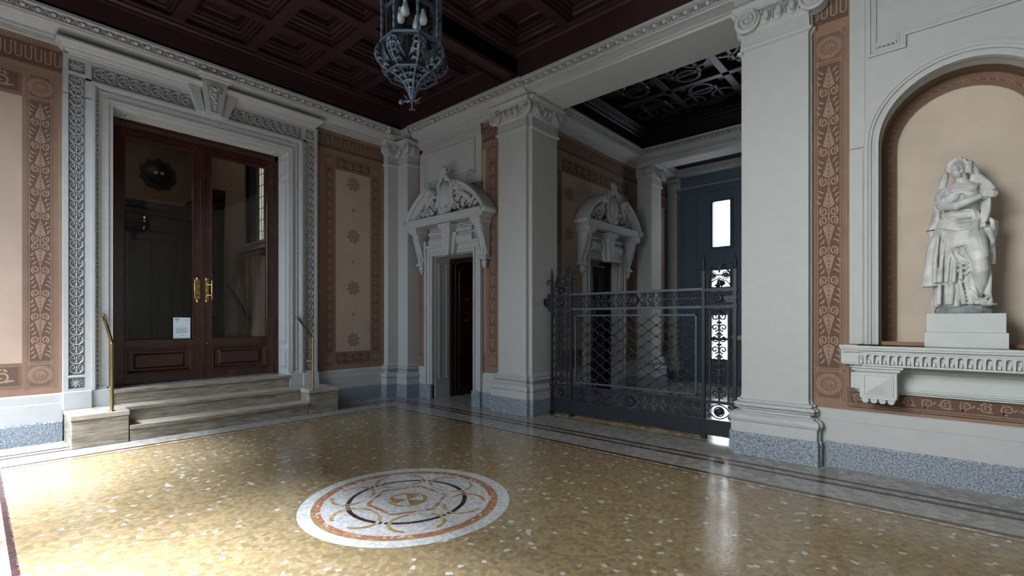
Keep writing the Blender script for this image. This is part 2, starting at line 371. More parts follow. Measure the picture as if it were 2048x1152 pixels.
# grille in the lower street windows
mb = MB(); FS = Fr((11.48, 0, 0), (0, -1, 0))
for cy in (3.69, 3.87):
    for k in range(4):
        cz = .66+k*.26
        if .97 < cz < 1.02: continue
        for sg in (1, -1): mb.tube([FS.pt(u, v, .02) for u, v in spiral(-cy, cz+sg*.02, .07, .012, PI/2*sg, 1.4*sg, 16)], .007, 4, 0)
mb.tube([(11.46, 3.78, .5), (11.46, 3.78, 1.6)], .012, 4)
mb.build('grille', 'iron', d)
# beams over the openings of the passage
mb = MB(); mb.box(5.66, 6.32, 1.60, 4.62, 4.84, 4.90); mb.box(9.65, 10.32, 1.15, 4.66, 4.84, H-.1)
struct('trim_1', mb, 'plaster')
mb = MB(); mb.box(-1.25, 6.4, -1.5, 8.3, H, H+.1); struct('ceiling', mb, 'ceildark')
mb = MB(); mb.box(6.3, 11.7, .95, 5.3, H-.2, H-.1); ceil_pass = struct('ceiling_passage', mb, 'ceildark')
# ---- cornices
CORN = [(0, 4.74), (.05, 4.74), (.05, 4.80), (.075, 4.805), (.075, 4.835), (.09, 4.84), (.17, 4.862), (.25, 4.895), (.25, 4.915), (.27, 4.918),
        (.27, 4.935), (.255, 4.94), (.262, 4.99), (.335, 4.995), (.33, 5.03), (0, 5.05)]
def eggs(mb, F, u0, u1, z, o, pitch=.125, m=0):
    n = max(1, round((u1-u0)/pitch)); p = (u1-u0)/n
    for i in range(n):
        c = u0+(i+.5)*p
        mb.ball((c, z, o-.012), (p*.25, .027, .032), m, 8, F)
        for s in (-1, 1): mb.ribbon(F, [(c+s*p*.34, z+.028), (c+s*p*.36, z), (c+s*p*.18, z-.03)], .016, o-.024, .026, m)
        mb.ribbon(F, [(c+p/2, z+.028), (c+p/2, z-.03)], lambda t: .02*(1-t)+.004, o-.024, .028, m)
    k = int((u1-u0)/.031)
    for i in range(k): mb.box(u0+i*.031, u0+i*.031+.019, z-.052, z-.038, o-.035, o-.012, m, F)
mb = MB(); CT = [(o+.012, z) for o, z in CORN]
mb.sweep([(-1.0, 7.9), (5.70, 7.9), (5.70, 7.36)], CORN, side=-1); mb.sweep([(5.70, 7.36), (5.70, 4.60)], [(o+.03, z) for o, z in CORN], side=-1)
eggs(mb, FA, -.7, 5.36, 4.965, .292); eggs(mb, FB, -7.36, -4.62, 4.965, .322); eggs(mb, FB, -7.57, -7.37, 4.965, .29, .1)
struct('trim_2', mb, 'carve')
mb = MB()
C2 = [(.03, 4.835), (.06, 4.835), (.06, 4.868), (.10, 4.872), (.10, 4.882), (.2, 4.895)]+CORN[7:]
mb.sweep([(5.70, 4.60), (5.70, 1.66)], C2, side=-1); mb.sweep([(5.70, 1.66), (5.70, -1.25), (-1.0, -1.25), (-1.0, 7.9)], CORN, side=-1)
eggs(mb, FB, -4.6, .9, 4.965, .292)
struct('trim_3', mb, 'carve')
mb = MB()                                          # passage cornices
mb.sweep([(6.34, 4.95), (9.65, 4.95), (9.65, 1.15), (6.34, 1.15)], CORN, side=-1)
eggs(mb, FL, 6.5, 9.35, 4.965, .29, .11); FZ = Fr((9.65, 0, 0), (0, -1, 0)); eggs(mb, FZ, -4.65, -1.5, 4.965, .29, .11)
mb.sweep([(10.32, 4.95), (11.5, 4.95), (11.5, 1.15)], CORN, side=-1)
mb.box(11.4, 11.5, 1.15, 4.95, 4.6, 4.76)
struct('trim_4', mb, 'carve')
mb = MB(); mb.box(11.36, 11.4, 1.15, 4.9, 4.62, 4.9); struct('trim_5', mb, 'blue')
# ---- dado and rough granite baseboards
DADO = [(.0, .24), (.045, .24), (.045, .455), (.03, .465), (.03, .555), (.02, .57), (0, .575)]
def dado(p, side=-1):
    a = MB(); a.sweep(p, DADO, side=side); return a
mb = dado([(-1.0, 7.9), (.726, 7.9)]); mb.sweep([(3.85, 7.9), (5.22, 7.9)], DADO, side=-1); struct('trim_6', mb, 'plaster')
mb = dado([(5.70, 7.47), (5.70, 7.2)]); mb.sweep([(5.70, 5.70), (5.70, 5.3)], DADO, side=-1); mb.sweep([(5.70, .96), (5.70, -1.25)], DADO, side=-1)
struct('trim_7', mb, 'plaster')
mb = MB(); mb.sweep([(6.3, 4.95), (7.5, 4.95)], DADO, side=-1); mb.sweep([(9.05, 4.95), (9.8, 4.95)], DADO, side=-1); mb.sweep([(10.3, 4.95), (11.5, 4.95)], DADO, side=-1); struct('trim_8', mb, 'plaster')
GR = [(0, 0), (.055, 0), (.055, .23), (.045, .25), (0, .25)]
mb = MB(); mb.sweep([(-1.0, 7.9), (.72, 7.9)], GR, side=-1); mb.sweep([(3.93, 7.9), (5.22, 7.9)], GR, side=-1); struct('baseboard_back', mb, 'granite')
mb = MB(); mb.sweep([(5.70, 7.47), (5.70, 6.98)], GR, side=-1); mb.sweep([(5.70, 5.89), (5.70, 5.3)], GR, side=-1); mb.sweep([(5.70, .93), (5.70, -1.25)], GR, side=-1)
struct('baseboard_right', mb, 'granite')
mb = MB(); mb.sweep([(6.3, 4.95), (7.55, 4.95)], GR, side=-1); mb.sweep([(9.0, 4.95), (9.8, 4.95)], GR, side=-1); mb.sweep([(10.3, 4.95), (11.5, 4.95)], GR, side=-1); struct('baseboard_passage', mb, 'granite')
# ---- coffered wooden ceiling
mb = MB(); FP = [(0, 5.03), (0, 5.30), (.02, 5.305), (.02, 5.34), (.05, 5.36), (.05, 5.39), (.08, 5.40), (.08, 5.43), (.02, 5.44), (.02, 5.72)]
def rectpath(x0, x1, y0, y1): return [(x0, y0), (x1, y0), (x1, y1), (x0, y1)]
bays = [(-.72, 5.36, 4.93, 7.57), (-.72, 5.36, -.95, 4.66)]
for x0, x1, y0, y1 in bays: mb.sweep(rectpath(x0, x1, y0, y1), FP, closed=True, side=1)
mb.box(-1.0, 5.7, 4.66, 4.93, 5.08, 5.72)
mb.sweep([(5.6, 4.93), (-1.0, 4.93)], [(-.02, 5.3), (.04, 5.3), (.04, 5.33), (0, 5.35)], side=-1)
for p in ((-1.0, -.72, -1.25, 7.9), (5.36, 5.70, -1.25, 7.9), (-1, 5.7, 7.57, 7.9), (-1, 5.7, -1.25, -.95)): mb.box(*p, 5.035, 5.06)
BX = [.0, .9, 1.8, 2.70, 3.56, 4.44]; bw = .075
wood = MB()
for (x0, x1, y0, y1), BY in ((bays[0], [5.80, 6.67]), (bays[1], [.15, 1.05, 1.95, 2.85, 3.75])):
    gx = [x0-bw+.02]+BX+[x1+bw-.02]; gy = [y0-bw+.02]+BY+[y1+bw-.02]
    for b in BX: mb.box(b-bw, b+bw, y0, y1, 5.40, 5.72)
    for b in BY: mb.box(x0, x1, b-bw, b+bw, 5.402, 5.72)
    for i in range(len(gx)-1):
        for j in range(len(gy)-1):
            a, b, c, d_ = gx[i]+bw, gx[i+1]-bw, gy[j]+bw, gy[j+1]-bw
            mb.sweep(rectpath(a, b, c, d_), [(0, 5.46), (.025, 5.465), (.025, 5.50), (.05, 5.52), (.05, 5.55), (.09, 5.57), (.09, 5.60), (.12, 5.61), (.12, 5.69)], closed=True, side=1)
            q = .17; mb.sweep(rectpath(a+q, b-q, c+q, d_-q), [(0, 5.70), (0, 5.655), (.02, 5.65), (.035, 5.665), (.035, 5.67), (.3, 5.672)], closed=True, side=1, m=0)
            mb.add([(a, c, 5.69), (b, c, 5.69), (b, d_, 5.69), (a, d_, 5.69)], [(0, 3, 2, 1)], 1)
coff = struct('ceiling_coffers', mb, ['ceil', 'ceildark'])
# passage ceiling: glossy dark carved boards with straps and rounds
mb = MB(); FPP = [(0, 5.03), (0, 5.20), (.03, 5.21), (.03, 5.25), (.09, 5.27), (.09, 5.30), (.16, 5.32), (.16, 5.35), (.10, 5.36), (.10, 5.60)]
mb.sweep(rectpath(6.66, 9.32, 1.45, 4.60), FPP, closed=True, side=1)
for p in ((6.3, 6.66, 1.1, 4.95), (9.32, 9.65, 1.1, 4.95), (6.3, 9.65, 4.6, 4.95)): mb.box(*p, 5.035, 5.06)
mb.box(6.6, 9.4, 1.4, 4.65, 5.50, 5.56)
def strap(cx, cy, a, b):
    mb.sweep(rectpath(cx-a, cx+a, cy-b, cy+b), [(0, 5.50), (0, 5.42), (.02, 5.41), (.07, 5.41), (.09, 5.43), (.09, 5.5)], closed=True, side=1)
    for sx, sy in ((1, 0), (-1, 0), (0, 1), (0, -1)):
        px, py = cx+sx*a, cy+sy*b
        P = [(px+.22*math.cos(t*PI/12), py+.22*math.sin(t*PI/12)) for t in range(24)]
        mb.sweep(P, [(0, 5.5), (0, 5.42), (.015, 5.41), (.06, 5.41), (.075, 5.43), (.075, 5.5)], closed=True, side=1)
for cx in (7.35, 8.7):
    for cy in (2.1, 3.05, 3.95): strap(cx, cy, .38, .26)
for y in (2.55, 3.5): mb.box(6.7, 9.3, y-.06, y+.06, 5.40, 5.5)
mb.box(7.97, 8.09, 1.5, 4.6, 5.40, 5.5)
struct('ceiling_passage_carving', mb, 'ceilb', None, .006)
mb = MB(); mb.box(10.3, 11.5, 1.15, 4.95, 5.04, 5.1); struct('ceiling_street', mb, 'ceilb')

# ---- pillars: foot = plan polygon (ccw) of the shaft
def cwfix(p):
    a = sum(p[i][0]*p[(i+1) % len(p)][1]-p[(i+1) % len(p)][0]*p[i][1] for i in range(len(p)))
    return p if a > 0 else p[::-1]
BASEP = [(.085, .25), (.085, .36), (.088, .363), (.098, .375), (.105, .40), (.100, .43), (.082, .447), (.060, .449), (.060, .460), (.030, .470), (.020, .485), (.028, .500),
         (.06, .504), (.06, .514), (.038, .516), (.060, .526), (.066, .538), (.060, .552), (.040, .562), (.022, .563), (.022, .570), (.036, .572), (.036, .592), (.012, .60), (.004, .62), (0, .63)]
def volute(mb, F, u, v, w, r, back=.2, mir=1):
    """scroll disc facing out of frame F, with its bolster running back"""
    mb.lathe((u, v, w), [(r*.9, -back), (r*.74, -back*.55), (r*.9, -.012), (r, -.004), (r, .006), (r*.93, .010), (.0, .010)], 22, 0, True, F)
    P = spiral(u, v, r*.86, r*.2, PI/2, -2.1*mir, 40)
    mb.ribbon(F, P, lambda t: r*.22*(1-.5*t), w+.008, r*.20)
    mb.ball((u, v, w+.012), (r*.2, r*.2, r*.14), 0, 8, F)
    for k in range(5): g = k*2*PI/5; mb.ball((u+r*.3*math.cos(g), v+r*.3*math.sin(g), w+.012), (r*.12, r*.12, r*.07), 0, 6, F)
def capital_face(mb, F, u0, u1, w, r=.130, zc=4.665, z0=4.40):
    """Ionic face between u0 and u1 on plane w: scrolls, eggs, necking rosettes"""
    volute(mb, F, u0+.005, zc, w+.06, r, .14, 1); volute(mb, F, u1-.005, zc, w+.06, r, .14, -1)
    L = u1-u0-2*r; n = max(1, round(L/.13)); p = L/n
    for i in range(n):
        c = u0+r+(i+.5)*p
        mb.ball((c, zc+.005, w+.045), (p*.27, .058, .045), 0, 10, F)
        for s in (-1, 1): mb.ribbon(F, arc(c, zc+.01, p*.38, PI/2+s*PI/2, -PI/2, 8, .075), .022, w+.02, .045)
        mb.ribbon(F, [(c+p/2, zc+.06), (c+p/2, zc-.06)], lambda t: .035*(1-t)+.006, w+.02, .045)
        mb.ball((c, zc-.085, w+.012), (.018, .014, .012), 0, 6, F)
        for s in (-1, 1): mb.ball((c+s*.03, zc-.085, w+.01), (.012, .012, .01), 0, 6, F)
def pillar(name, label, foot, gran, faces, cat='pillar', shaft='plaster', top=4.83, scale=1.0, group=None):
    foot = cwfix(foot); xs = [p[0] for p in foot]; ys = [p[1] for p in foot]
    t = thing(name, label, cat, ((min(xs)+max(xs))/2, (min(ys)+max(ys))/2, 0), group)
    m = MB(); m.loft(foot, [(.10, 0), (.10, .235), (.092, .25)]); m.build('granite_plinth', 'granite', t, .006)
    m = MB(); m.loft(foot, BASEP); m.build('moulded_base', 'carve', t)
    m = MB(); m.loft(foot, [(0, .63), (0, 4.36)]); m.build('shaft', shaft, t)
    m = MB(); m.loft(foot, [(0, 4.36), (.03, 4.375), (.035, 4.40), (.03, 4.405), (.012, 4.41), (.006, 4.50), (.0, 4.55), (.02, 4.58), (.02, 4.60), (.035, 4.62), (.045, 4.70), (.045, 4.73), (.035, 4.74), (.03, 4.745)])
    m.loft(foot, [(.05, 4.745), (.075, 4.765), (.075, 4.775), (.09, 4.79), (.10, 4.81), (.10, top)])
    for F, a, b, w in faces: capital_face(m, F, a, b, w)
    m.build('capital', 'carve', t)
    return t
FG = Fr((0, 4.62, 0), (1, 0, 0))        # side of the left pillar, facing the gate
lf = [(5.68, 5.27), (5.60, 5.27), (5.60, 4.69), (5.66, 4.69), (5.66, 4.62), (6.30, 4.62), (6.30, 5.3), (5.68, 5.3)]
pillar('pillar', 'broad grey pillar with scroll capital to the left of the iron gate', lf, None,
       [(FB, -5.29, -4.67, .10), (FG, 5.74, 6.22, 0)])
FH = Fr((6.3, 0, 0), (0, -1, 0))
rf = [(5.66, .96), (5.66, .98), (5.60, .98), (5.60, 1.585), (5.66, 1.585), (5.66, 1.63), (6.30, 1.63), (6.30, .96)]
rt = pillar('pillar', 'broad grey pillar with scroll capital between the iron gate and the statue niche', rf, None,
       [(FB, -1.545, -.925, .10)])
# side scrolls of the right pillar that turn towards the passage
FQ = Fr((0, 1.63, 0), (-1, 0, 0)); m = MB(); volute(m, FQ, -5.76, 4.665, .03, .10, .05); volute(m, FQ, -6.2, 4.665, .03, .10, .05); m.build('side_scrolls', 'carve', rt)
cf = [(5.22, 7.9), (5.22, 7.77), (5.45, 7.77), (5.45, 7.47), (5.70, 7.47), (5.70, 7.9)]
FC = Fr((0, 7.77, 0), (1, 0, 0))
pillar('corner_pilaster', 'slender grey corner pilaster beside the small door, security lamp on its capital', cf, None,
       [(FC, 5.23, 5.44, 0), (Fr((5.45, 0, 0), (0, -1, 0)), -7.75, -7.48, 0)], 'pilaster')
FP2 = Fr((0, 4.62, 0), (1, 0, 0))
pf = [(9.72, 4.95), (9.72, 4.62), (10.2, 4.62), (10.2, 4.95)]
pillar('pilaster', 'grey pilaster deep in the passage, beyond the second carved doorway', pf, None,
       [(FP2, 9.72, 10.2, 0), (Fr((9.72, 0, 0), (0, -1, 0)), -4.93, -4.64, 0)], 'pilaster')
pf = [(11.3, 4.95), (11.3, 4.72), (11.48, 4.72), (11.48, 4.95)]
pillar('pilaster', 'narrow pilaster in the far corner next to the blue street door', pf, None, [(Fr((0, 4.72, 0), (1, 0, 0)), 11.32, 11.46, 0)], 'pilaster')
# ================================================================ PAINTED WALL PANELS
# material slots of a painted panel: 0 ground, 1 ornament, 2 margin, 3 dark line, 4 tan field
PM = ['ground', 'orn', 'ornmid', 'orndark', 'tan']
def rect(mb, F, u0, u1, v0, v1, w, m): mb.flat(F, [(u0, v0), (u1, v0), (u1, v1), (u0, v1)], w, m)
def line_h(mb, F, u0, u1, v, t=.005, m=1, w=.0032): rect(mb, F, u0, u1, v-t/2, v+t/2, w, m)
def line_v(mb, F, u, v0, v1, t=.005, m=1, w=.0032): rect(mb, F, u-t/2, u+t/2, v0, v1, w, m)
def rope(mb, F, u, v0, v1, wd=.022, horiz=False):
    n = int((v1-v0)/.024)
    for i in range(n):
        a = v0+i*.024
        q = [(u-wd/2, a), (u+wd/2, a+.016), (u+wd/2, a+.026), (u-wd/2, a+.010)]
        if horiz: q = [(y, x) for x, y in q][::-1]
        mb.flat(F, q, .0034, 1)
def ring(mb, F, u, v, r, t, m=1, w=.0036, n=18): mb.ribbon(F, arc(u, v, r, 0, 2*PI, n), t, w, 0, m)
def boss(mb, F, u, v, r=.032):
    mb.flat(F, arc(u, v, r*1.15, 0, 2*PI, 16)[:-1], .0040, 3)
    ring(mb, F, u, v, r, .008, 1, .0044); ring(mb, F, u, v, r*.55, .005, 1, .0044, 12); mb.flat(F, arc(u, v, r*.28, 0, 2*PI, 8)[:-1], .0046, 1)
def rosette(mb, F, u, v, r):
    ring(mb, F, u, v, r, .006, 1)
    for k in range(22):
        g = 2*PI*k/22; a, b = math.cos(g), math.sin(g); c, d = -b, a; t = r*.105
        mb.flat(F, [(u+a*r*.45, v+b*r*.45), (u+a*r*.88+c*t, v+b*r*.88+d*t), (u+a*r*.96, v+b*r*.96), (u+a*r*.88-c*t, v+b*r*.88-d*t)], .0038, 1)
    ring(mb, F, u, v, r*.40, .010, 1)
    mb.ribbon(F, spiral(u, v, r*.3, r*.05, 0, 1.4, 14), .012, .0040, 0, 1)
def leaf(mb, F, x0, y0, x1, y1, wd, m=1, w=.0038, h=0):
    """curled acanthus lobe from (x0,y0) to (x1,y1)"""
    dx, dy = x1-x0, y1-y0; nx, ny = -dy, dx
    P = bez((x0, y0), (x0+dx*.3+nx*.25, y0+dy*.3+ny*.25), (x0+dx*.8+nx*.3, y0+dy*.8+ny*.3), (x1, y1), 6)
    mb.ribbon(F, P, lambda t: wd*math.sin(PI*min(1, .12+t*.88))**.7, w, h, m)
def heart(mb, F, u, v, s, up=1, h=0, m=1, w=.0038, md=3, sy=None):
    """one candelabrum unit of half width s: pointed leaf with twin scrolls at its root; up=-1 turns it over"""
    sy = sy or s
    def q(x, y): return (u+x*s, v+up*y*sy)
    P = [q(-.60, .80), q(0, .55), q(.60, .80), q(.34, 1.5), q(0, 2.45), q(-.34, 1.5)]
    mb.flat(F, P[::up], w-.0004, m)
    for g in (-1, 1):
        for k in range(4): mb.ribbon(F, [q(g*.04, .72+k*.36), q(g*(.42-k*.09), 1.0+k*.33)], lambda t: s*.07*(1-t*.6), w+.0004, 0, 3)
    mb.ribbon(F, [q(0, .6), q(0, 2.2)], s*.05, w+.0005, 0, 3)
    for g in (1, -1):
        # half of the pointed leaf, split into veined lobes
        P = [q(g*a, b) for a, b in spiral(.50, .30, .42, .10, PI*.35, -1.35, 16)]
        mb.ribbon(F, P, lambda t: s*.19*(1-.35*t), w, h, m)
        # side leaves
        leaf(mb, F, *q(g*.80, .95), *q(g*1.08, 1.35), s*.22, m, w, h)
        leaf(mb, F, *q(g*.66, 1.45), *q(g*1.05, 1.75), s*.20, m, w, h)
        leaf(mb, F, *q(g*.45, 1.85), *q(g*.95, 2.2), s*.20, m, w, h)
    mb.ribbon(F, [q(0, .1), q(0, .6)], s*.09, w, h, m)
    mb.flat(F, [q(-.12, .05), q(0, -.12), q(.12, .05), q(0, .25)], w+.0003, m)
def candelabra(mb, F, u, v0, v1, s):
    n = max(2, round((v1-v0)/(min(.30, s*3.4)))); p = (v1-v0)/n; k = p/2.5
    for i in range(n):
        v = v0+i*p
        if i >= n*.44: heart(mb, F, u, v+.1*k, s, 1, sy=k)
        else: heart(mb, F, u, v+p-.1*k, s, -1, sy=k)
def frieze(mb, F, u0, u1, v0, v1):
    rect(mb, F, u0, u1, v0, v1, .0030, 3); L = u1-u0; p = .082; n = max(1, round(L/p)); p = L/n; H = v1-v0
    for i in range(n):
        c = u0+(i+.5)*p
        mb.ribbon(F, [(c-p*.30, v1-H*.12), (c-p*.30, v0+H*.34)]+arc(c, v0+H*.34, p*.30, PI, 2*PI, 8)+[(c+p*.30, v1-H*.12)], p*.17, .0036, 0, 1)
        mb.ribbon(F, [(c, v1-H*.30), (c, v0+H*.36)], p*.16, .0036, 0, 0)
        if i % 2: mb.ribbon(F, arc(c+p/2, v1-H*.18, p*.32, PI, 0, 8), p*.14, .0037, 0, 1)
def rinceau(mb, F, u0, u1, v0, v1):
    H = v1-v0; c = (v0+v1)/2; L = u1-u0; n = max(1, round(L/(H*1.15))); p = L/n
    for i in range(n):
        x = u0+(i+.5)*p; g = 1 if i % 2 else -1
        mb.ribbon(F, spiral(x, c, H*.40, H*.06, PI*g*.5, 1.6*g, 22), lambda t: H*.11*(1-.4*t), .0038, 0, 1)
        for k in range(3): a = k*2.1+i; leaf(mb, F, x+H*.38*math.cos(a), c+H*.36*math.sin(a), x+p*.5*math.cos(a+.5), c+H*.46*math.sin(a+.5), H*.11)
def roundel(mb, F, u, v, r):
    """dark stencilled arabesque on the tan field"""
    for k in range(8):
        g = 2*PI*k/8
        mb.ribbon(F, spiral(u+r*.66*math.cos(g), v+r*.66*math.sin(g), r*.28, r*.06, g, 1.3, 12), r*.07, .0030, 0, 0)
        mb.ribbon(F, [(u+r*.15*math.cos(g+.4), v+r*.15*math.sin(g+.4)), (u+r*.98*math.cos(g+.4), v+r*.98*math.sin(g+.4))], lambda t: r*.03+r*.10*math.sin(PI*t)**2, .0030, 0, 0)
        leaf(mb, F, u+r*.4*math.cos(g), v+r*.4*math.sin(g), u+r*1.02*math.cos(g+.2), v+r*1.02*math.sin(g+.2), r*.1, 0, .003)
    ring(mb, F, u, v, r*.30, r*.07, 0, .003); ring(mb, F, u, v, r*.12, r*.08, 0, .003, 10)
def star(mb, F, u, v, r):
    for k in range(8):
        g = 2*PI*k/8; mb.flat(F, [(u, v), (u+r*.4*math.cos(g-.25), v+r*.4*math.sin(g-.25)), (u+r*math.cos(g), v+r*math.sin(g)), (u+r*.4*math.cos(g+.25), v+r*.4*math.sin(g+.25))], .003+.0001*k, 0)
BOT, TOP = .575, 4.745
def backing(mb, F, u0, u1, v0=BOT, v1=TOP):
    mb.bx(F, u0, u1, v0, v1, -.002, .0015, 2)
def column(mb, F, a, b, v0=.655, v1=4.33, side=True):
    """vertical border strip from a to b with rosette boxes at both ends"""
    c = (a+b)/2; rect(mb, F, a, b, v0, v1, .0022, 0); R = (b-a)
    e = .046 if R > .2 else .014
    boxh = R*1.0
    for u in (a+.006, b-.006, a+e+.012, b-e-.012): line_v(mb, F, u, v0, v1)
    if R > .2:
        rope(mb, F, a+.032, v0+.03, v1-.03, .022); rope(mb, F, b-.032, v0+.03, v1-.03, .022); line_v(mb, F, a+.016, v0, v1); line_v(mb, F, b-.016, v0, v1)
    for s, y in ((1, v0), (-1, v1)):
        for k in (0, .010, boxh-.03, boxh-.02, boxh): line_h(mb, F, a, b, y+s*(k+.004))
        rosette(mb, F, c, y+s*boxh*.5, (b-a)/2-e*.75-.012)
        if R > .2:
            for u in (a+.028, b-.028):
                boss(mb, F, u, y+s*.02, .027); boss(mb, F, u, y+s*(boxh-.015), .027)
    rect(mb, F, a+e+.018, b-e-.018, v0+boxh+.015, v1-boxh-.015, .0026, 3)
    candelabra(mb, F, c, v0+boxh+.03, v1-boxh-.03, R/2-e-.022)
def top_frieze(mb, F, a, b):
    frieze(mb, F, a, b, 4.43, 4.66); line_h(mb, F, a, b, 4.425, .006, 3); line_h(mb, F, a, b, 4.665, .006, 3); line_h(mb, F, a, b, 4.345, .005, 3)
def field(mb, F, a, b, v0, v1, bands=4, ru=None):
    rect(mb, F, a, b, v0, v1, .0020, 4)
    c = (a+b)/2 if ru is None else ru; r = min((b-a)*.27, .13)
    for i in range(bands):
        y = v1-.20-(v1-v0-.40)*i/(bands-1); roundel(mb, F, c, y, r)
        if i < bands-1: star(mb, F, c, y-(v1-v0-.40)/(bands-1)/2, .045)
def hband(mb, F, a, b, v0, v1):
    rect(mb, F, a, b, v0, v1, .0022, 0)
    for v in (v0+.006, v0+.03, v1-.006, v1-.03): line_h(mb, F, a, b, v)
    rect(mb, F, a+.03, b-.03, v0+.045, v1-.045, .0026, 3); rinceau(mb, F, a+.03, b-.03, v0+.045, v1-.045)
def framed(mb, F, u0, u1, inner0, inner1, cw, left=True, right=True, n=4):
    """complete panel: columns of width cw, tan field between"""
    backing(mb, F, u0, u1); top_frieze(mb, F, u0, u1)
    if left: column(mb, F, inner0-cw, inner0)
    if right: column(mb, F, inner1, inner1+cw)
    hband(mb, F, inner0, inner1, .655, .655+cw); hband(mb, F, inner0, inner1, 4.33-cw, 4.33)
    field(mb, F, inner0, inner1, .655+cw, 4.33-cw, n)
mb = MB(); framed(mb, FA, 3.852, 5.22, 4.24, 4.92, .235); mb.build('painted_panel', PM, wall_back)
mb = MB(); framed(mb, FA, -1.0, .724, -.75, .385, .30, n=4)
mb.build('painted_panel', PM, wall_back)
mb = MB()                                               # strips beside the small door
backing(mb, FB, -7.47, -7.22); top_frieze(mb, FB, -7.47, -7.36); column(mb, FB, -7.455, -7.35)
backing(mb, FB, -5.745, -5.30); top_frieze(mb, FB, -5.72, -5.30); column(mb, FB, -5.62, -5.36)
rect(mb, FB, -5.72, -5.66, .9, 4.3, .0020, 4)
backing(mb, FB, -7.37, -5.70, 2.7, 4.0)
mb.build('painted_panel', PM, wall_right)
mb = MB(); backing(mb, FB, -.98, -.645); backing(mb, FB, -.65, 1.2, .575, 1.25); column(mb, FB, -.975, -.668)
frieze(mb, FB, -.98, -.66, 4.43, 4.66); hband(mb, FB, -.668, 1.15, .60, .80)
for k in range(5): line_h(mb, FB, -.66, 1.15, .595+k*.011, .004, 3 if k % 2 else 1)
nw = bpy.data.objects['wall_niche']; mb.build('painted_panel', PM, nw)
mb = MB()                                               # passage wall, interrupted by its doorway
backing(mb, FL, 6.34, 7.70); backing(mb, FL, 8.86, 9.7); backing(mb, FL, 7.70, 8.86, 2.64); top_frieze(mb, FL, 6.34, 9.7)
column(mb, FL, 6.62, 6.89); column(mb, FL, 9.30, 9.57); hband(mb, FL, 6.89, 7.68, .655, .925); hband(mb, FL, 6.89, 9.30, 4.06, 4.33)
rect(mb, FL, 6.89, 7.68, .925, 4.06, .002, 4); rect(mb, FL, 8.88, 9.30, .925, 4.06, .002, 4); rect(mb, FL, 7.68, 8.88, 2.7, 4.06, .002, 4)
for y in (1.4, 2.3, 3.0, 3.7): roundel(mb, FL, 7.12, y, .13); roundel(mb, FL, 9.1, y, .12)
mb.build('painted_panel', PM, wall_passage)
mb = MB(); framed(mb, FL, 10.3, 11.3, 10.6, 11.1, .2, n=3); mb.build('painted_panel', PM, wall_passage)

# ================================================================ NICHE: grey slab, arch moulding, inner paint, ledge
mb = MB(); archwall(mb, FB, -.645, .975, 1.22, TOP, .165, .585, 3.10, 0, .045)
def archline(mb, F, c, r, vs, v0, prof, m=0, n=30):
    """moulding that follows a stilted arch; prof (extra radius, w)"""
    P = [(c-r, v0), (c-r, vs)]+arc(c, vs, r, PI, 0, n)[1:-1]+[(c+r, vs), (c+r, v0)]
    vs_ = []; k = len(prof)
    for i, (u, v) in enumerate(P):
        if v <= vs: nx, ny = (-1 if u < c else 1), 0
        else: l = math.hypot(u-c, v-vs); nx, ny = (u-c)/l, (v-vs)/l
        for e, w in prof: vs_.append(F.pt(u+nx*e, v+ny*e, w))
    mb.add(vs_, [(i*k+j, (i+1)*k+j, (i+1)*k+j+1, i*k+j+1) for i in range(len(P)-1) for j in range(k-1)], m)
archline(mb, FB, .165, .585, 3.10, 1.22, [(0, .02), (0, .065), (.03, .065), (.035, .055), (.05, .055), (.055, .075), (.075, .08), (.08, .09), (.105, .09), (.115, .045)])
for u in (-.53, .86): mb.bx(FB, u-.006, u+.006, 1.22, 4.74, .044, .052)
rect(mb, FB, -.645, -.42, 3.095, 3.10, .0535, 1)
mb.bx(FB, -.645, -.54, 1.22, 3.06, .04, .053)
# stepped panel moulding above the arch
def stepped(mb, F, pts, prof, m=0):
    n = len(pts); P = [Vector(p) for p in pts]; k = len(prof); V_ = []
    for i in range(n):
        a, b = (P[i]-P[i-1]).normalized(), (P[(i+1) % n]-P[i]).normalized(); n1, n2 = Vector((-a.y, a.x)), Vector((-b.y, b.x))
        o = n1+n2; o = o/max(.2, o.dot(n1))
        for e, w in prof: V_.append(F.pt(P[i].x+o.x*e, P[i].y+o.y*e, w))
    mb.add(V_, [(i*k+j, ((i+1) % n)*k+j, ((i+1) % n)*k+j+1, i*k+j+1) for i in range(n) for j in range(k-1)], m)
SP = [(0, .045), (0, .072), (.018, .076), (.024, .062), (.04, .058), (.048, .066), (.062, .064), (.066, .045)]
PTS = [(-.50, 3.93), (-.22, 3.93), (-.22, 4.04), (.55, 4.04), (.55, 3.93), (.83, 3.93), (.83, 4.66), (-.50, 4.66)]
stepped(mb, FB, PTS, SP)
for s in (-.44, .61): 
    mb.bx(FB, s, s+.16, 4.005, 4.045, .04, .075)
    for k in range(5): mb.ball((s+.016+k*.032, 4.005, .07), (.013, .02, .012), 0, 6, FB)
struct('trim_9', mb, ['plaster', 'orndark'])
mb = MB()
def archstrip(mb, c, r, vs, v0, w0, w1, m, n=24, e0=0, e1=0):
    r = r-.003
    archline(mb, FB, c, r, vs, v0, [(e0, w0), (e1, w1)], m, n)
archstrip(mb, .165, .584, 3.10, 1.22, 0, -.12, 0); archstrip(mb, .165, .584, 3.10, 1.22, -.12, -.298, 1)
archstrip(mb, .165, .584, 3.10, 1.22, -.296, -.297, 1, e0=0, e1=-.115)
for e in (-.012, -.026, -.042, -.078, -.094, -.108): archstrip(mb, .165, .584, 3.10, 1.22, -.294, -.294, 2, e0=e, e1=e-.005)
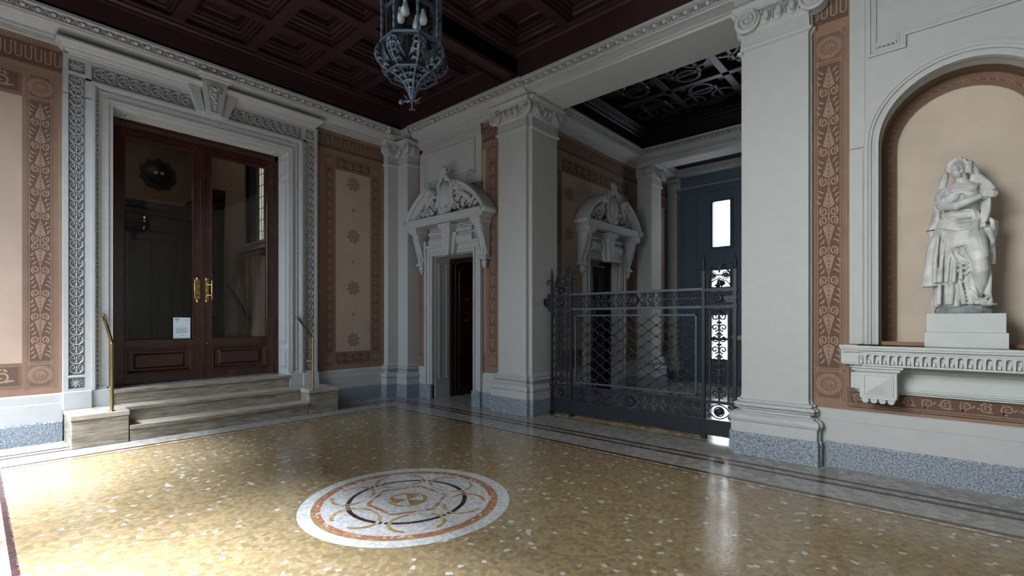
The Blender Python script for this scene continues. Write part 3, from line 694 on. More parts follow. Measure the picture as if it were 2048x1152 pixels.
for k in range(64):                                     # rope in the painted border
    t = k/63
    if t < .3: u, v, g = .165-.524, 1.3+(t/.3)*1.8, 0
    elif t > .7: u, v, g = .165+.524, 3.1-((t-.7)/.3)*1.8, 0
    else: a = PI-(t-.3)/.4*PI; u, v, g = .165+.524*math.cos(a), 3.1+.524*math.sin(a), a-PI
    c_, s_ = math.cos(g), math.sin(g)
    q = [(-.014, -.02), (.014, .004), (.014, .02), (-.014, -.004)]
    mb.flat(FB, [(u+x*c_-y*s_, v+x*s_+y*c_) for x, y in q], -.2935, 2)
for a in (PI, PI*.70, PI*.5, PI*.30, 0): 
    for r_, m_ in ((.036, 1), (.030, 2), (.022, 1), (.012, 2)): mb.flat(FB, arc(.165+.526*math.cos(a), 3.1+.526*math.sin(a)-(.08 if a in (0, PI) else 0), r_, 0, 2*PI, 14)[:-1], -.2925+(.036-r_)*.03, m_)
mb.build('painted_border', ['plaster2', 'nichebrown', 'ornmid'], nw)
# ledge on brackets
t = thing('niche_ledge', 'fluted grey stone ledge on pyramid-faced brackets under the statue niche', 'ledge', (5.55, -.165, .72))
LP = [(0, 1.215), (.36, 1.215), (.36, 1.195), (.35, 1.19), (.35, 1.178), (.34, 1.17), (.325, 1.165), (.325, 1.152), (.275, 1.150), (.275, 1.052), (.316, 1.050), (.316, 1.035), (.30, 1.03), (.0, 1.03)]
def boxloft(mb, u0, u1, prof, F=FB, m=0, inset=0):
    """block on the wall whose front and both ends carry the same profile; prof (w, v) with w measured from the wall, ends follow"""
    wm = max(w for w, v in prof); k = len(prof); A = []; B_ = []
    L = []
    for w, v in prof:
        e = wm-w; L.append([F.pt(u0+e, v, 0), F.pt(u0+e, v, w), F.pt(u1-e, v, w), F.pt(u1-e, v, 0)])
    vs = [p for q in L for p in q]
    mb.add(vs, [(i*4+j, (i+1)*4+j, (i+1)*4+j+1, i*4+j+1) for i in range(k-1) for j in range(3)]+[(0, 1, 2, 3), ((k-1)*4+3, (k-1)*4+2, (k-1)*4+1, (k-1)*4)], m)
def ulink(prof): return [p for p in prof if p[0] > 0]
m = MB(); boxloft(m, -.71, 1.04, [(w*.58, v) for w, v in ulink(LP)]); boxloft(m, -.565, .895, ulink(LP))
m.bx(FB, -.70, 1.03, 1.04, 1.21, 0, .15)
NF = 26; pf_ = 1.44/NF
for k in range(NF+1):                                   # fluted band: posts with arched heads between sunk niches
    c = -.555+k*pf_; hp = pf_*.5-.0185
    m.bx(FB, c-hp, c+hp, 1.052, 1.150, .27, .316)
    if k < NF:
        q = c+pf_/2; A = arc(q, 1.118, .0185, PI, 0, 8)
        m.poly(FB, [(q-.0190, 1.150)]+[(q-.0190, 1.118)]+A+[(q+.0190, 1.118), (q+.0190, 1.150)], .27, .316)
        m.poly(FB, [(q-.010, 1.054), (q-.010, 1.078)]+arc(q, 1.078, .010, PI, 0, 6)+[(q+.010, 1.054)], .27, .300)
m.build('ledge_slab', ['ped', 'plaster2'], t)
m = MB(); 
for a, b in ((-.64, .97),): boxloft(m, a, b, [(.10, 1.03), (.10, 1.0), (.085, .99), (.085, .975), (.07, .965), (.06, .96), (.06, .82), (.075, .815), (.075, .80), (.06, .795), (.06, .785), (.04, .775), (.04, .765)])
m.bx(FB, -.63, -.50, .80, .95, .05, .085); m.bx(FB, -.61, -.52, .83, .92, .08, .095)
m.build('fascia', 'ped', t)
for u0 in (-.545, .60):
    m = MB(); boxloft(m, u0-.04, u0+.315, [(.33, 1.03), (.33, 1.015), (.31, 1.005), (.31, .99), (.295, .98), (.285, .965)]); m.bx(FB, u0+.005, u0+.27, .745, .975, 0, .285)
    m.bx(FB, u0+.015, u0+.26, .735, .75, 0, .295)
    a, b, c, d = u0+.04, u0+.235, .775, .945; cu, cv = (a+b)/2, (c+d)/2
    stepped(m, FB, [(a-.012, c-.012), (b+.012, c-.012), (b+.012, d+.012), (a-.012, d+.012)], [(0, .285), (0, .296), (.010, .296), (.012, .286)])
    m.add([FB.pt(a, c, .287), FB.pt(b, c, .287), FB.pt(b, d, .287), FB.pt(a, d, .287), FB.pt(cu, cv, .325)], [(0, 1, 4), (1, 2, 4), (2, 3, 4), (3, 0, 4)])
    for k in range(4): m.lathe((u0+.045+k*.062, .72, 0), [(0, .0), (.027, 0), (.027, .28), (0, .28)], 6, 0, False, FB)
    m.build('bracket', 'ped', t)
t = thing('statue_pedestal', 'low stepped grey block under the marble statue', 'pedestal', (5.66, -.165, 1.215))
m = MB(); m.bx(FB, -.092, .422, 1.216, 1.345, -.16, .20); m.build('lower_block', 'ped', t, .004)
m = MB(); m.bx(FB, -.080, .408, 1.345, 1.505, -.15, .19); m.build('upper_block', 'ped', t, .004)

# ================================================================ CARVED DOORCASE OF THE GLAZED DOOR
t = thing('carved_doorcase', 'tall grey stone doorcase with guilloche bands and keystone around the glazed door', 'doorcase', (2.288, 7.83, .38))
C0 = 2.288
def mir(F, u): return 2*C0-u
m = MB()
def jambs(mb, F, c, segs, v0, v1):
    for d0, d1, w in segs:
        for s in (-1, 1):
            a, b = sorted((c+s*d0, c+s*d1)); mb.bx(F, a, b, v0, v1, 0, w)
hw = 1.10                                            # half of the opening
SEG = [(hw, hw+.045, .085), (hw+.045, hw+.06, .10), (hw+.06, hw+.125, .075), (hw+.125, hw+.135, .09), (hw+.165, hw+.18, .12), (hw+.18, hw+.21, .14), (hw+.135, hw+.165, .07),
       (hw+.21, hw+.265, .11), (hw+.265, hw+.42, .07), (hw+.42, hw+.465, .11)]
jambs(m, FA, C0, SEG, .59, 4.17)
for d0, d1, w in SEG[:7]:                           # the same mouldings run over the opening, mitred
    m.bx(FA, C0-d0, C0+d0, 4.17+(d0-hw), 4.17+(d1-hw), 0, w)
    for s in (-1, 1): a, b = sorted((C0+s*d0, C0+s*d1)); m.bx(FA, a, b, 4.17, 4.17+(d1-hw), 0, w)
for s in (-1, 1):
    a, b = sorted((C0+s*(hw+.21), C0+s*(hw+.265))); m.bx(FA, a, b, 4.16, 4.62, 0, .11)
    a, b = sorted((C0+s*(hw+.42), C0+s*(hw+.465))); m.bx(FA, a, b, 4.16, 4.62, 0, .11)
    a, b = sorted((C0+s*(hw+.265), C0+s*(hw+.42))); m.bx(FA, a, b, 4.16, 4.62, 0, .07); m.bx(FA, a, b, 4.415, 4.445, 0, .11); m.bx(FA, a, b, .755, .785, 0, .11); m.bx(FA, a, b, .59, .62, 0, .11)
m.bx(FA, C0-hw-.21, C0+hw+.21, 4.38, 4.62, 0, .07); m.bx(FA, C0-hw-.265, C0+hw+.265, 4.38, 4.405, 0, .11)
m.bx(FA, C0-hw-.465, C0+hw+.465, 4.60, 4.645, 0, .115)
n = 60
for k in range(n):                                   # bead-and-reel line on both jambs and the head
    v = .62+k*(3.66/n)
    for s in (-1, 1): m.ball((C0+s*(hw+.15), v, .078), (.012, .022, .012), 0, 6, FA)
for k in range(40): m.ball((C0-hw-.12+k*(2*hw+.24)/39, 4.32, .078), (.024, .012, .012), 0, 6, FA)
m.build('architrave', 'carve', t)
m = MB()
boxloft(m, C0-hw-.515-.02, C0+hw+.535, [(.115, 4.635), (.125, 4.65), (.125, 4.665), (.15, 4.67), (.16, 4.69), (.16, 4.70), (.19, 4.715), (.21, 4.745), (.235, 4.76), (.235, 4.785), (.2, 4.79)], FA)
m.build('cap_cornice', 'carve', t)
def braid(mb, F, u, v0, v1, hwid, w, horiz=False, h=.022):
    n = round((v1-v0)/.118); p = (v1-v0)/n
    for k in range(n):
        c = v0+(k+.5)*p
        for g in (1, -1):
            P = [(u+g*a, b) for a, b in [(hwid*.02, c-p*.46), (hwid*.5, c-p*.42), (hwid*.92, c-p*.1), (hwid*.86, c+p*.28), (hwid*.45, c+p*.42), (hwid*.22, c+p*.18), (hwid*.46, c+p*.02), (hwid*.6, c+p*.16)]]
            if horiz: P = [(y, x) for x, y in P]
            mb.ribbon(F, P, lambda t: hwid*.42*(1-.3*t), w, h*1.3, 0)
        P = [(u, c-p*.30), (u, c+p*.42)]
        if horiz: P = [(y, x) for x, y in P]
        mb.ribbon(F, P, lambda t: hwid*.30*(1-t)+.004, w+.002, h*1.1, 0)
def square_flower(mb, F, u, v, s, w):
    for k in range(4):
        g = PI/4+k*PI/2
        for e in (-.35, .35): leaf(mb, F, u, v, u+s*1.15*math.cos(g+e), v+s*1.15*math.sin(g+e), s*.5, 0, w, .02)
    mb.lathe((u, v, w), [(s*.42, 0), (s*.42, .02), (s*.3, .03), (s*.22, .02), (s*.12, .03), (0, .034)], 14, 0, True, F)
for s in (-1, 1):
    m = MB(); u = C0+s*(hw+.3425); m.bx(FA, u-.07, u+.07, .79, 4.41, .06, .0715, 1); m.bx(FA, u-.07, u+.07, 4.45, 4.60, .06, .0715, 1); m.bx(FA, u-.07, u+.07, .625, .75, .06, .0715, 1)
    braid(m, FA, u, .80, 4.40, .064, .0715)
    square_flower(m, FA, u, 4.525, .062, .0715); square_flower(m, FA, u, .69, .055, .0715)
    m.build('guilloche_band', ['carve', 'carveshade'], t)
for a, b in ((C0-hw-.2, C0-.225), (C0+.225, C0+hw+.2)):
    m = MB(); m.bx(FA, a, b, 4.425, 4.59, .06, .0715, 1); braid(m, FA, 4.508, a+.02, b-.02, .07, .0715, True); m.build('guilloche_band', ['carve', 'carveshade'], t)
m = MB()
for s in (-1, 1):
    m.poly(FA, [(C0+s*.10, 4.37), (C0+s*.19, 4.37), (C0+s*.345, 4.80), (C0+s*.20, 4.80)][::s], .07, .19)
m.poly(FA, [(C0-.09, 4.34), (C0+.09, 4.34), (C0+.16, 4.83), (C0-.16, 4.83)], .07, .25)
stepped(m, FA, [(C0-.065, 4.365), (C0+.065, 4.365), (C0+.125, 4.79), (C0-.125, 4.79)], [(0, .25), (0, .268), (.018, .268), (.020, .252)])
boxloft(m, C0-.23, C0+.23, [(.26, 4.83), (.28, 4.85), (.28, 4.865), (.31, 4.885), (.31, 4.905), (.2, 4.905)], FA)
for k, (du, dv, r) in enumerate([(0, 4.70, .035), (-.035, 4.72, .025), (.04, 4.725, .028), (0, 4.64, .028), (.01, 4.60, .024), (-.008, 4.56, .022), (.006, 4.52, .02), (0, 4.47, .018), (0, 4.43, .014), (-.05, 4.66, .018), (.055, 4.66, .018), (.02, 4.745, .02)]):
    m.ball((C0+du, dv, .262), (r, r, r*.9), 0, 8, FA)
for s in (-1, 1):
    for k in range(3): leaf(m, FA, C0+s*.01, 4.68-.05*k, C0+s*.08, 4.73-.04*k, .03, 0, .256, .02)
m.build('keystone', 'carve', t)
for s in (-1, 1):
    m = MB(); a, b = sorted((C0+s*(hw-.005), C0+s*(hw+.47))); c1 = C0+s*(hw+.21)
    m.bx(FA, *sorted((c1, C0+s*(hw+.47))), .378, .59, 0, .16); m.bx(FA, *sorted((C0+s*hw, c1)), .378, .59, 0, .13); m.bx(FA, *sorted((C0+s*hw, c1)), .57, .62, 0, .10)
    m.build('plinth_block', 'carve', t, .006)
m = MB()                                             # panelled reveals and soffit
for s in (-1, 1):
    x = C0+s*(hw-.004); Fv = Fr((x, 0, 0), (0, s, 0)) if s > 0 else Fr((x, 0, 0), (0, -1, 0))
    if s > 0:
        FR = Fr((x, 0, 0), (0, -1, 0))               # faces -X
        for v0, v1 in ((.66, .98), (1.06, 3.72), (3.80, 4.08)):
            for e, hgt in ((0, .012), (.035, .018)): stepped(m, FR, [(-8.17+e, v0+e), (-7.87-e, v0+e), (-7.87-e, v1-e), (-8.17+e, v1-e)], [(0, 0), (0, hgt), (.012, hgt), (.016, 0)])
        m.bx(FR, -8.3, -7.83, .57, 4.166, -.02, 0)
    else: m.box(x-.02, x, 7.83, 8.3, .57, 4.166)
m.box(C0-hw, C0+hw, 7.83, 8.3, 4.162, 4.182)
FS_ = Fr((0, 0, 4.17), (1, 0, 0)); 
class Soff:                                          # looks down from the soffit
    def pt(s, u, v, w=0): return Vector((u, v, 4.162-w))
for e, hgt in ((0, .012), (.04, .018)): stepped(m, Soff(), [(C0-hw+.12+e, 7.87+e), (C0+hw-.12-e, 7.87+e), (C0+hw-.12-e, 8.15-e), (C0-hw+.12+e, 8.15-e)][::-1], [(0, 0), (0, hgt), (-.012, hgt), (-.016, 0)])
m.build('reveal', 'plaster', t)

# ================================================================ GLAZED DOOR (door_1)
FD = Fr((0, 8.24, 0), (1, 0, 0))
d1 = MB(); Z0, Z1 = .575, 4.155
d1.bx(FD, C0-hw, C0-hw+.065, Z0, Z1, -.06, .04); d1.bx(FD, C0+hw-.065, C0+hw, Z0, Z1, -.06, .04); d1.bx(FD, C0-hw, C0+hw, 4.05, Z1, -.06, .04)
d1.bx(FD, C0+hw-.04, C0+hw-.015, Z0, 4.1, .04, .055); d1.bx(FD, C0-hw+.015, C0-hw+.04, Z0, 4.1, .04, .055)
door1 = struct('door_1', d1, 'door', None, .004)
def door_leaf(a, b, name='leaf'):
    m = MB(); zb, zt = Z0+.005, 4.045; st = .115
    m.bx(FD, a, a+st, zb, zt, -.04, .02); m.bx(FD, b-st, b, zb, zt, -.04, .02)
    m.bx(FD, a+st, b-st, 3.93, zt, -.04, .02); m.bx(FD, a+st, b-st, zb, .70, -.04, .02); m.bx(FD, a+st, b-st, 1.06, 1.175, -.04, .02)
    m.bx(FD, a+st, b-st, .70, 1.06, -.03, 0)
    stepped(m, FD, [(a+st, .70), (b-st, .70), (b-st, 1.06), (a+st, 1.06)], [(0, .02), (.0, .034), (.02, .036), (.03, .018), (.045, .012), (.05, 0)])
    stepped(m, FD, [(a+st+.10, .775), (b-st-.10, .775), (b-st-.10, .985), (a+st+.10, .985)], [(0, 0), (.02, .018), (.3, .018)][:2]); m.bx(FD, a+st+.12, b-st-.12, .795, .965, 0, .018)
    stepped(m, FD, [(a+st-.01, 1.165), (b-st+.01, 1.165), (b-st+.01, 3.94), (a+st-.01, 3.94)], [(0, .018), (.0, .030), (.012, .032), (.018, .02), (.022, .0)])
    lf_ = m.build(name, 'door', door1, .003)
    m = MB(); m.bx(FD, a+st-.005, b-st+.005, 1.17, 3.935, -.008, -.002); m.build('pane', 'glass', lf_)
    return lf_
la = door_leaf(C0-hw+.068, C0-.006); lb = door_leaf(C0+.006, C0+hw-.068)
m = MB(); m.bx(FD, C0-.03, C0+.03, Z0+.005, 4.045, .02, .036); m.build('meeting_strip', 'door', la, .004)
for lf_, s in ((la, -1), (lb, 1)):
    m = MB(); u = C0+s*.058
    m.bx(FD, u-.024, u+.024, 1.74, 2.06, .02, .028)
    for v in (1.735, 2.065): m.lathe((u, v, .018), [(.03, 0), (.03, .012), (.0, .016)], 14, 0, True, FD)
    for v in (1.80, 1.90, 2.0): m.lathe((u, v, .028), [(.018, 0), (.016, .012), (.008, .018), (0, .02)], 12, 0, True, FD)
    x = u+s*.052
    m.tube([FD.pt(u, 1.98, .03), FD.pt(x, 1.98, .075)], .008, 8); m.tube([FD.pt(u, 1.82, .03), FD.pt(x, 1.82, .075)], .008, 8)
    m.tube([FD.pt(x, v, .075) for v in (1.75, 1.77, 1.79, 1.83, 1.90, 1.97, 2.01, 2.03, 2.05)], [.004, .010, .008, .012, .016, .012, .008, .010, .004], 10)
    m.build('pull_handle', 'brass', lf_)
m = MB(); m.lathe((C0+.055, 1.10, .02), [(.011, 0), (.011, .008), (0, .01)], 10, 0, True, FD); m.build('keyhole', 'brass', lb)
hl = area('hall_fill_light', (1.6, 10.5, 6.0), (0, 0, 0), 2.4, 3.2, 30, (1, .90, .76))  # fill lamp added under the ceiling to brighten the entry hall
# printed notice taped inside the glass
m = MB(); FN = Fr((0, 8.232, 0), (1, 0, 0)); m.bx(FN, 1.925, 2.135, 1.185, 1.485, 0, .001, 0)
for v, a, b, h_ in ((1.455, 1.945, 2.0, .010), (1.443, 1.945, 1.995, .006), (1.448, 2.06, 2.115, .005), (1.418, 1.955, 1.985, .004), (1.365, 2.015, 2.045, .005)): m.bx(FN, a, b, v, v+h_, .001, .0014, 1)
for k in range(6): m.bx(FN, 1.955, 2.105-(.03 if k in (2, 5) else 0), 1.33-k*.014, 1.3345-k*.014, .001, .0014, 1)
m.bx(FN, 1.99, 2.07, 1.225, 1.229, .001, .0014, 1)
tag(m.build('paper_notice', ['white', 'ink']), 'printed white paper notice taped at the lower corner of the left glass leaf', 'notice')
# entry hall behind the glass
mb = MB(); mb.box(.2, 3.9, 8.3, 13.7, .45, .57); mb.box(1.2, 3.4, 8.0, 8.31, .4, .571); struct('floor_entry', mb, 'greyband')
mb = MB(); mb.box(0, 4.0, 13.5, 13.7, .4, 6.4); pass
mb.box(.0, .2, 8.3, 13.6, .4, 6.4)
WX = (9.35, 10.28, 2.95, 4.95)                        # leaded window in the right-hand wall
mb.box(3.62, 3.82, 8.3, WX[0], .4, 6.4); mb.box(3.62, 3.82, WX[1], 13.5, .4, 6.4); mb.box(3.62, 3.82, WX[0], WX[1], .4, WX[2]); mb.box(3.62, 3.82, WX[0], WX[1], WX[3], 6.4)
struct('wall_entry', mb, 'tanwall')
mb = MB(); mb.box(0, 4, 8.3, 13.7, 6.3, 6.4); struct('ceiling_entry', mb, 'tanwall')
FW = Fr((3.62, 0, 0), (0, -1, 0))
mb = MB(); a, b, c, d = -WX[1], -WX[0], WX[2], WX[3]
stepped(mb, FW, [(a, c), (b, c), (b, d), (a, d)], [(0, -.1), (0, .03), (-.05, .035), (-.06, .02), (-.11, .02), (-.12, 0)]); mb.bx(FW, a-.16, b+.1, c-.16, c-.11, 0, .07); mb.bx(FW, a-.12, b+.1, c-.24, c-.16, 0, .03)
w1 = struct('window_1', mb, 'tanwall')
m = MB(); m.bx(FW, a, b, c, d, -.13, -.12); m.build('pane', 'skydim', w1)
m = MB(); m.bx(FW, a, a+.40, c, d, -.10, -.04)
for k in range(1, 9): m.tube([FW.pt(a, c+k*(d-c)/9, -.115), FW.pt(b, c+k*(d-c)/9, -.115)], .006, 4)
for k in range(1, 6):
    u = a+k*(b-a)/6; m.tube([FW.pt(u+.02*math.sin(j*1.3), c+j*(d-c)/18, -.115) for j in range(19)], .006, 4)
m.build('leading', 'black', w1)
m = MB(); m.tube([(3.55, 11.2, 2.15), (3.55, 11.0, 2.13), (3.55, 10.0, 1.52), (3.55, 9.93, 1.50)], .028, 10)
for y, z in ((11.1, 2.13), (10.1, 1.57)): m.tube([(3.55, y, z), (3.60, y, z-.03), (3.62, y, z-.03)], .012, 6)
tag(m.build('wall_handrail', 'doordark'), 'dark sloping wall handrail seen through the right glass leaf', 'handrail')
t = thing('wooden_door_casing', 'dark carved wooden casing with fluted pilasters at the back of the entry hall', 'casing', (2.6, 13.4, .57))
m = MB(); FE = Fr((0, 13.5, 0), (1, 0, 0)); m.bx(FE, 1.9, 3.62, 3.98, 4.12, 0, .22); m.bx(FE, 1.95, 3.62, 3.85, 3.98, 0, .14); m.bx(FE, 1.97, 3.62, 3.5, 3.85, 0, .08)
FX = Fr((3.62, 0, 0), (0, -1, 0)); m.bx(FX, -13.5, -11.45, 4.02, 4.22, 0, .24); m.bx(FX, -13.5, -11.5, 3.85, 4.02, 0, .15); m.bx(FX, -13.5, -11.52, .57, 3.85, 0, .05)
m.build('cornice', 'doordark', t)
m = MB()
for u in (2.0, 3.3): 
    m.bx(FE, u, u+.26, .57, 3.5, 0, .14)
    for k in range(4): m.tube([FE.pt(u+.04+k*.06, 1.3, .14), FE.pt(u+.04+k*.06, 3.4, .14)], .018, 8)
m.bx(FE, 2.3, 3.28, .57, 3.5, 0, .04)
for s in (0, 1): stepped(m, FE, [(2.36+s*.46, .75), (2.76+s*.46, .75), (2.76+s*.46, 3.3), (2.36+s*.46, 3.3)], [(0, .04), (0, .06), (.03, .06), (.04, .045)])
m.build('fluted_pilaster', 'doordark', t)
m = MB(); m.bx(FX, -12.3, -11.6, .95, 1.45, .05, .20); m.bx(FX, -12.25, -11.65, 1.45, 1.55, .05, .16); m.bx(FX, -12.1, -11.8, 1.08, 1.32, .20, .215)
for k in range(5): m.tube([FX.pt(-12.2+k*.125, 1.55, .11), FX.pt(-12.2+k*.125, 3.3, .11)], .045, 10)
m.bx(FX, -12.28, -11.62, 3.3, 3.5, .05, .18)
m.build('fluted_pilaster', 'door', t)
m = MB(); m.box(2.95, 3.6, 11.3, 12.7, .57, .76); m.box(3.15, 3.6, 11.5, 12.7, .76, .94); tag(m.build('inner_steps', 'travtop'), 'pale steps at the foot of the fluted wooden pilaster behind the glass', 'steps')
t = thing('wall_lamp', 'dark star-edged round lamp high on the back wall behind the glass', 'lamp', (2.9, 13.4, 4.75))
m = MB(); P = [(2.86+.36*(1 if k % 2 else .86)*math.cos(2*PI*k/20), 4.82+.36*(1 if k % 2 else .86)*math.sin(2*PI*k/20)) for k in range(20)]
m.poly(FE, P, 0, .06); m.lathe((2.86, 4.82, .06), [(.25, 0), (.2, .03), (.0, .04)], 20, 0, True, FE); m.build('rim', 'black', t)
for s in (-1, 1): m = MB(); m.ball((2.86+s*.06, 4.82, .12), .04, 0, 10, FE); m.build('bulb', 'bulb', t)

# ================================================================ STONE STEPS, BLOCKS, BRASS RAILS
t = thing('stone_steps', 'flight of three worn travertine steps up to the glazed door', 'steps', (2.34, 7.6, 0))
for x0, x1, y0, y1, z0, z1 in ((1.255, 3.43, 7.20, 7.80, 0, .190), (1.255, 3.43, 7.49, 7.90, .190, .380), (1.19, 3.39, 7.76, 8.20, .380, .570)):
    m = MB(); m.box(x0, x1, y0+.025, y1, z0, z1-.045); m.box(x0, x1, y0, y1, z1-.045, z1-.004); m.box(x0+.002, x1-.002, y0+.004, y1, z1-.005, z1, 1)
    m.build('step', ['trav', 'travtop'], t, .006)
for x0, x1, lab in ((.727, 1.253, 'travertine end block left of the steps, lit by daylight, carrying a brass rail'), (3.432, 3.925, 'travertine end block right of the steps with a small rust stain')):
    t = thing('stone_block', lab, 'stone block', ((x0+x1)/2, 7.55, 0), 'end blocks of the steps')
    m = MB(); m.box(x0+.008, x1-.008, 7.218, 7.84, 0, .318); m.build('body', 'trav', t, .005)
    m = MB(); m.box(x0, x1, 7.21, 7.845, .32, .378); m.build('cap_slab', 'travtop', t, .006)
def rail(x, y, lab):
    t = thing('brass_handrail', lab, 'handrail', (x, y, .379), 'brass handrails of the steps')
    m = MB(); m.tube([(x, y, .38), (x, y, 1.175)], .0185, 16); m.ball((x, y, 1.175), .0185, 0, 12); m.build('post', 'brass', t)
    m = MB(); m.tube([(x, y, 1.175), (x, y+.53, 1.50)], .0185, 16); m.ball((x, y+.53, 1.50), .024, 0, 12); m.build('sloping_rail', 'brass', t)
    m = MB(); m.tube([(x, y+.53, 1.50), (x, y+.53+.02, 1.50), (x, 7.80 if x < 2 else 7.80, 1.50)], .012, 10); m.build('wall_bracket', 'brass', t)
    m = MB(); m.lathe((x, y, .379), [(.034, 0), (.034, .006), (.02, .012)], 16); m.build('foot_flange', 'brass', t)
rail(1.095, 7.27, 'slim brass handrail on the left end block of the steps')
rail(3.496, 7.22, 'slim brass handrail on the right end block of the steps')
# ================================================================ PEDIMENTED DOORCASES (small door, passage door)
def doorcase(F, c, hwid, w0, label, loc, mirror_light=1):
    t = thing('pedimented_doorcase', label, 'doorcase', loc, 'doorcases with broken pediments')
    zt = 2.62
    m = MB()                                         # architrave
    for d0, d1, w in ((0, .045, .05), (.045, .055, .065), (.055, .15, .045), (.15, .20, .07)):
        for s in (-1, 1): m.bx(F, *sorted((c+s*(hwid+d0), c+s*(hwid+d1))), .25, zt+d0, 0, w)
        m.bx(F, c-hwid-d1, c+hwid+d1, zt+d0, zt+d1, 0, w)
    m.bx(F, c-hwid-.20, c-hwid-.145, 2.62, 2.90, 0, .08); m.bx(F, c+hwid+.145, c+hwid+.20, 2.62, 2.90, 0, .08)
    for s in (-1, 1):
        m.bx(F, *sorted((c+s*(hwid-.0), c+s*(hwid+.205))), 0, .26, 0, .085, 1)
    m.build('architrave', ['carve', 'granite'], t)
    m = MB()                                         # swelling courses over the lintel
    m.bx(F, c-.60, c+.60, 2.80, 3.14, 0, .05)
    for a, b in ((2.79, 2.95), (2.97, 3.06)):
        P = arc(0, (a+b)/2, .06, -PI/2, PI/2, 6, (b-a)/2)
        for u0, u1 in ((c-.575, c-.17), (c+.17, c+.575)):
            vs = [F.pt(u, v, .05+w) for u in (u0, u1) for w, v in P]; k = len(P)
            m.add(vs, [(i, k+i, k+i+1, i+1) for i in range(k-1)]+[list(range(k)), list(range(2*k-1, k-1, -1))])
    for k in range(22):
        u = c-.55+k*.0524
        if abs(u-c) > .17: m.bx(F, u-.016, u+.016, 3.09, 3.125, .04, .085)
    m.build('frieze', 'carve', t)
    m = MB()                                         # double keystone
    for s in (-1, 1): m.poly(F, [(c+s*.06, 2.60), (c+s*.125, 2.60), (c+s*.20, 2.98), (c+s*.09, 2.98)][::s], .04, .12)
    m.poly(F, [(c-.075, 2.585), (c+.075, 2.585), (c+.115, 3.04), (c-.115, 3.04)], .04, .19)
    m.poly(F, [(c-.035, 2.64), (c+.035, 2.64), (c+.075, 2.98), (c-.075, 2.98)], .19, .205, 0, [(c-.02, 2.66), (c+.02, 2.66), (c+.055, 2.965), (c-.055, 2.965)])
    boxloft(m, c-.16, c+.16, [(.20, 3.03), (.215, 3.05), (.215, 3.065), (.24, 3.09), (.24, 3.13)], F)
    m.build('keystone', 'carve', t)
    for s in (-1, 1):                                # scrolled consoles with a bud below
        m = MB(); u = c+s*(hwid+.285); hwc = .075
        side = [(0, 3.12), (.245, 3.12), (.245, 3.04), (.20, 3.00), (.20, 2.93), (.175, 2.88), (.12, 2.72), (.085, 2.60), (.09, 2.54), (.11, 2.50), (.10, 2.46), (.06, 2.45), (0, 2.46)]
        n = len(side); A = [F.pt(u-hwc, v, w) for w, v in side]; B2 = [F.pt(u+hwc, v, w) for w, v in side]
        m.add(A+B2, [list(range(n)), list(range(2*n-1, n-1, -1))]+[(i, n+i, n+(i+1) % n, (i+1) % n) for i in range(n)])
        boxloft(m, u-.115, u+.115, [(.26, 3.04), (.27, 3.06), (.285, 3.075), (.285, 3.14)], F)
        m.bx(F, u-.10, u+.10, 2.455, 2.49, 0, .125)
        m.poly(F, [(u-.022, 2.52), (u+.022, 2.52), (u+.035, 2.98), (u-.035, 2.98)], .10, .11)
        for e in (-1, 1):                            # scrolls on the flanks
            Fs = Fr(F.pt(u+e*hwc, 0, 0), tuple(F.Wn*(-e))) if False else None
            m.tube([F.pt(u+e*(hwc+.002), v, w) for w, v in spiral(.145, 2.965, .055, .012, -PI/2, 1.5, 18)], .008, 6)
            m.tube([F.pt(u+e*(hwc+.002), v, w) for w, v in [(.19, 2.92), (.15, 2.80), (.11, 2.66), (.07, 2.56), (.05, 2.52)]], .008, 6)
            m.tube([F.pt(u+e*(hwc-.012), v, w+.006) for w, v in [(.20, 2.98), (.20, 2.93), (.175, 2.88), (.12, 2.72), (.085, 2.60)]], .010, 6)
        m.lathe((*F.pt(u, 0, .055)[:2], 2.30), [(0, 0), (.018, .01), (.04, .05), (.052, .10), (.046, .135), (.03, .145), (.05, .15), (.055, .158)], 12)
        m.build('console', 'carve', t)
    m = MB()                                         # cornice shelf
    hc = 1.00
    m.bx(F, c-hc+.02, c+hc-.02, 3.14, 3.16, 0, .27); m.bx(F, c-hc, c+hc, 3.16, 3.275, 0, .285)
    m.build('shelf', 'carve', t)
    # broken segmental pediment
    R = 1.20; cz = 3.86-R; uu = lambda g: (c+R*math.cos(g), cz+R*math.sin(g))
    g0 = math.asin((3.24-cz)/R)
    prof = [(-.20, .02), (-.165, .09), (-.15, .10), (-.125, .105), (-.12, .17), (-.095, .20), (-.07, .235), (-.06, .24), (-.05, .285), (-.025, .30), (.0, .305), (.012, .29), (.012, 0)]
    for s in (-1, 1):
        m = MB()
        gs = [(PI/2-s*PI/2)+s*(g0+(1.23-g0)*i/18) for i in range(19)]
        k = len(prof); vs = []
        for g in gs:
            for e, w in prof: vs.append(F.pt(c+(R+e)*math.cos(g), cz+(R+e)*math.sin(g), w))
        m.add(vs, [(i*k+j, (i+1)*k+j, (i+1)*k+j+1, i*k+j+1) for i in range(18) for j in range(k-1)], 0, False)
        m.add(vs[:k], [list(range(k))]); m.add(vs[-k:], [list(range(k))])
        # scroll ends
        for g, r_, e in ((gs[-1], .085, -.07), (gs[0], .055, -.03)):
            a, b = c+(R+e)*math.cos(g), cz+(R+e)*math.sin(g)+(.0 if r_ > .06 else .01)
            m.lathe((a, b, .15), [(r_, -.13), (r_, .15), (r_*.92, .16), (0, .16)], 18, 0, True, F)
            m.ribbon(F, spiral(a, b, r_*.85, r_*.15, PI/2, 1.8*s, 26), lambda t: r_*.24, .31, .014, 0)
            m.ball((a, b, .31), (r_*.22, r_*.22, .02), 0, 8, F)
        m.build('pediment_half', 'carve', t)
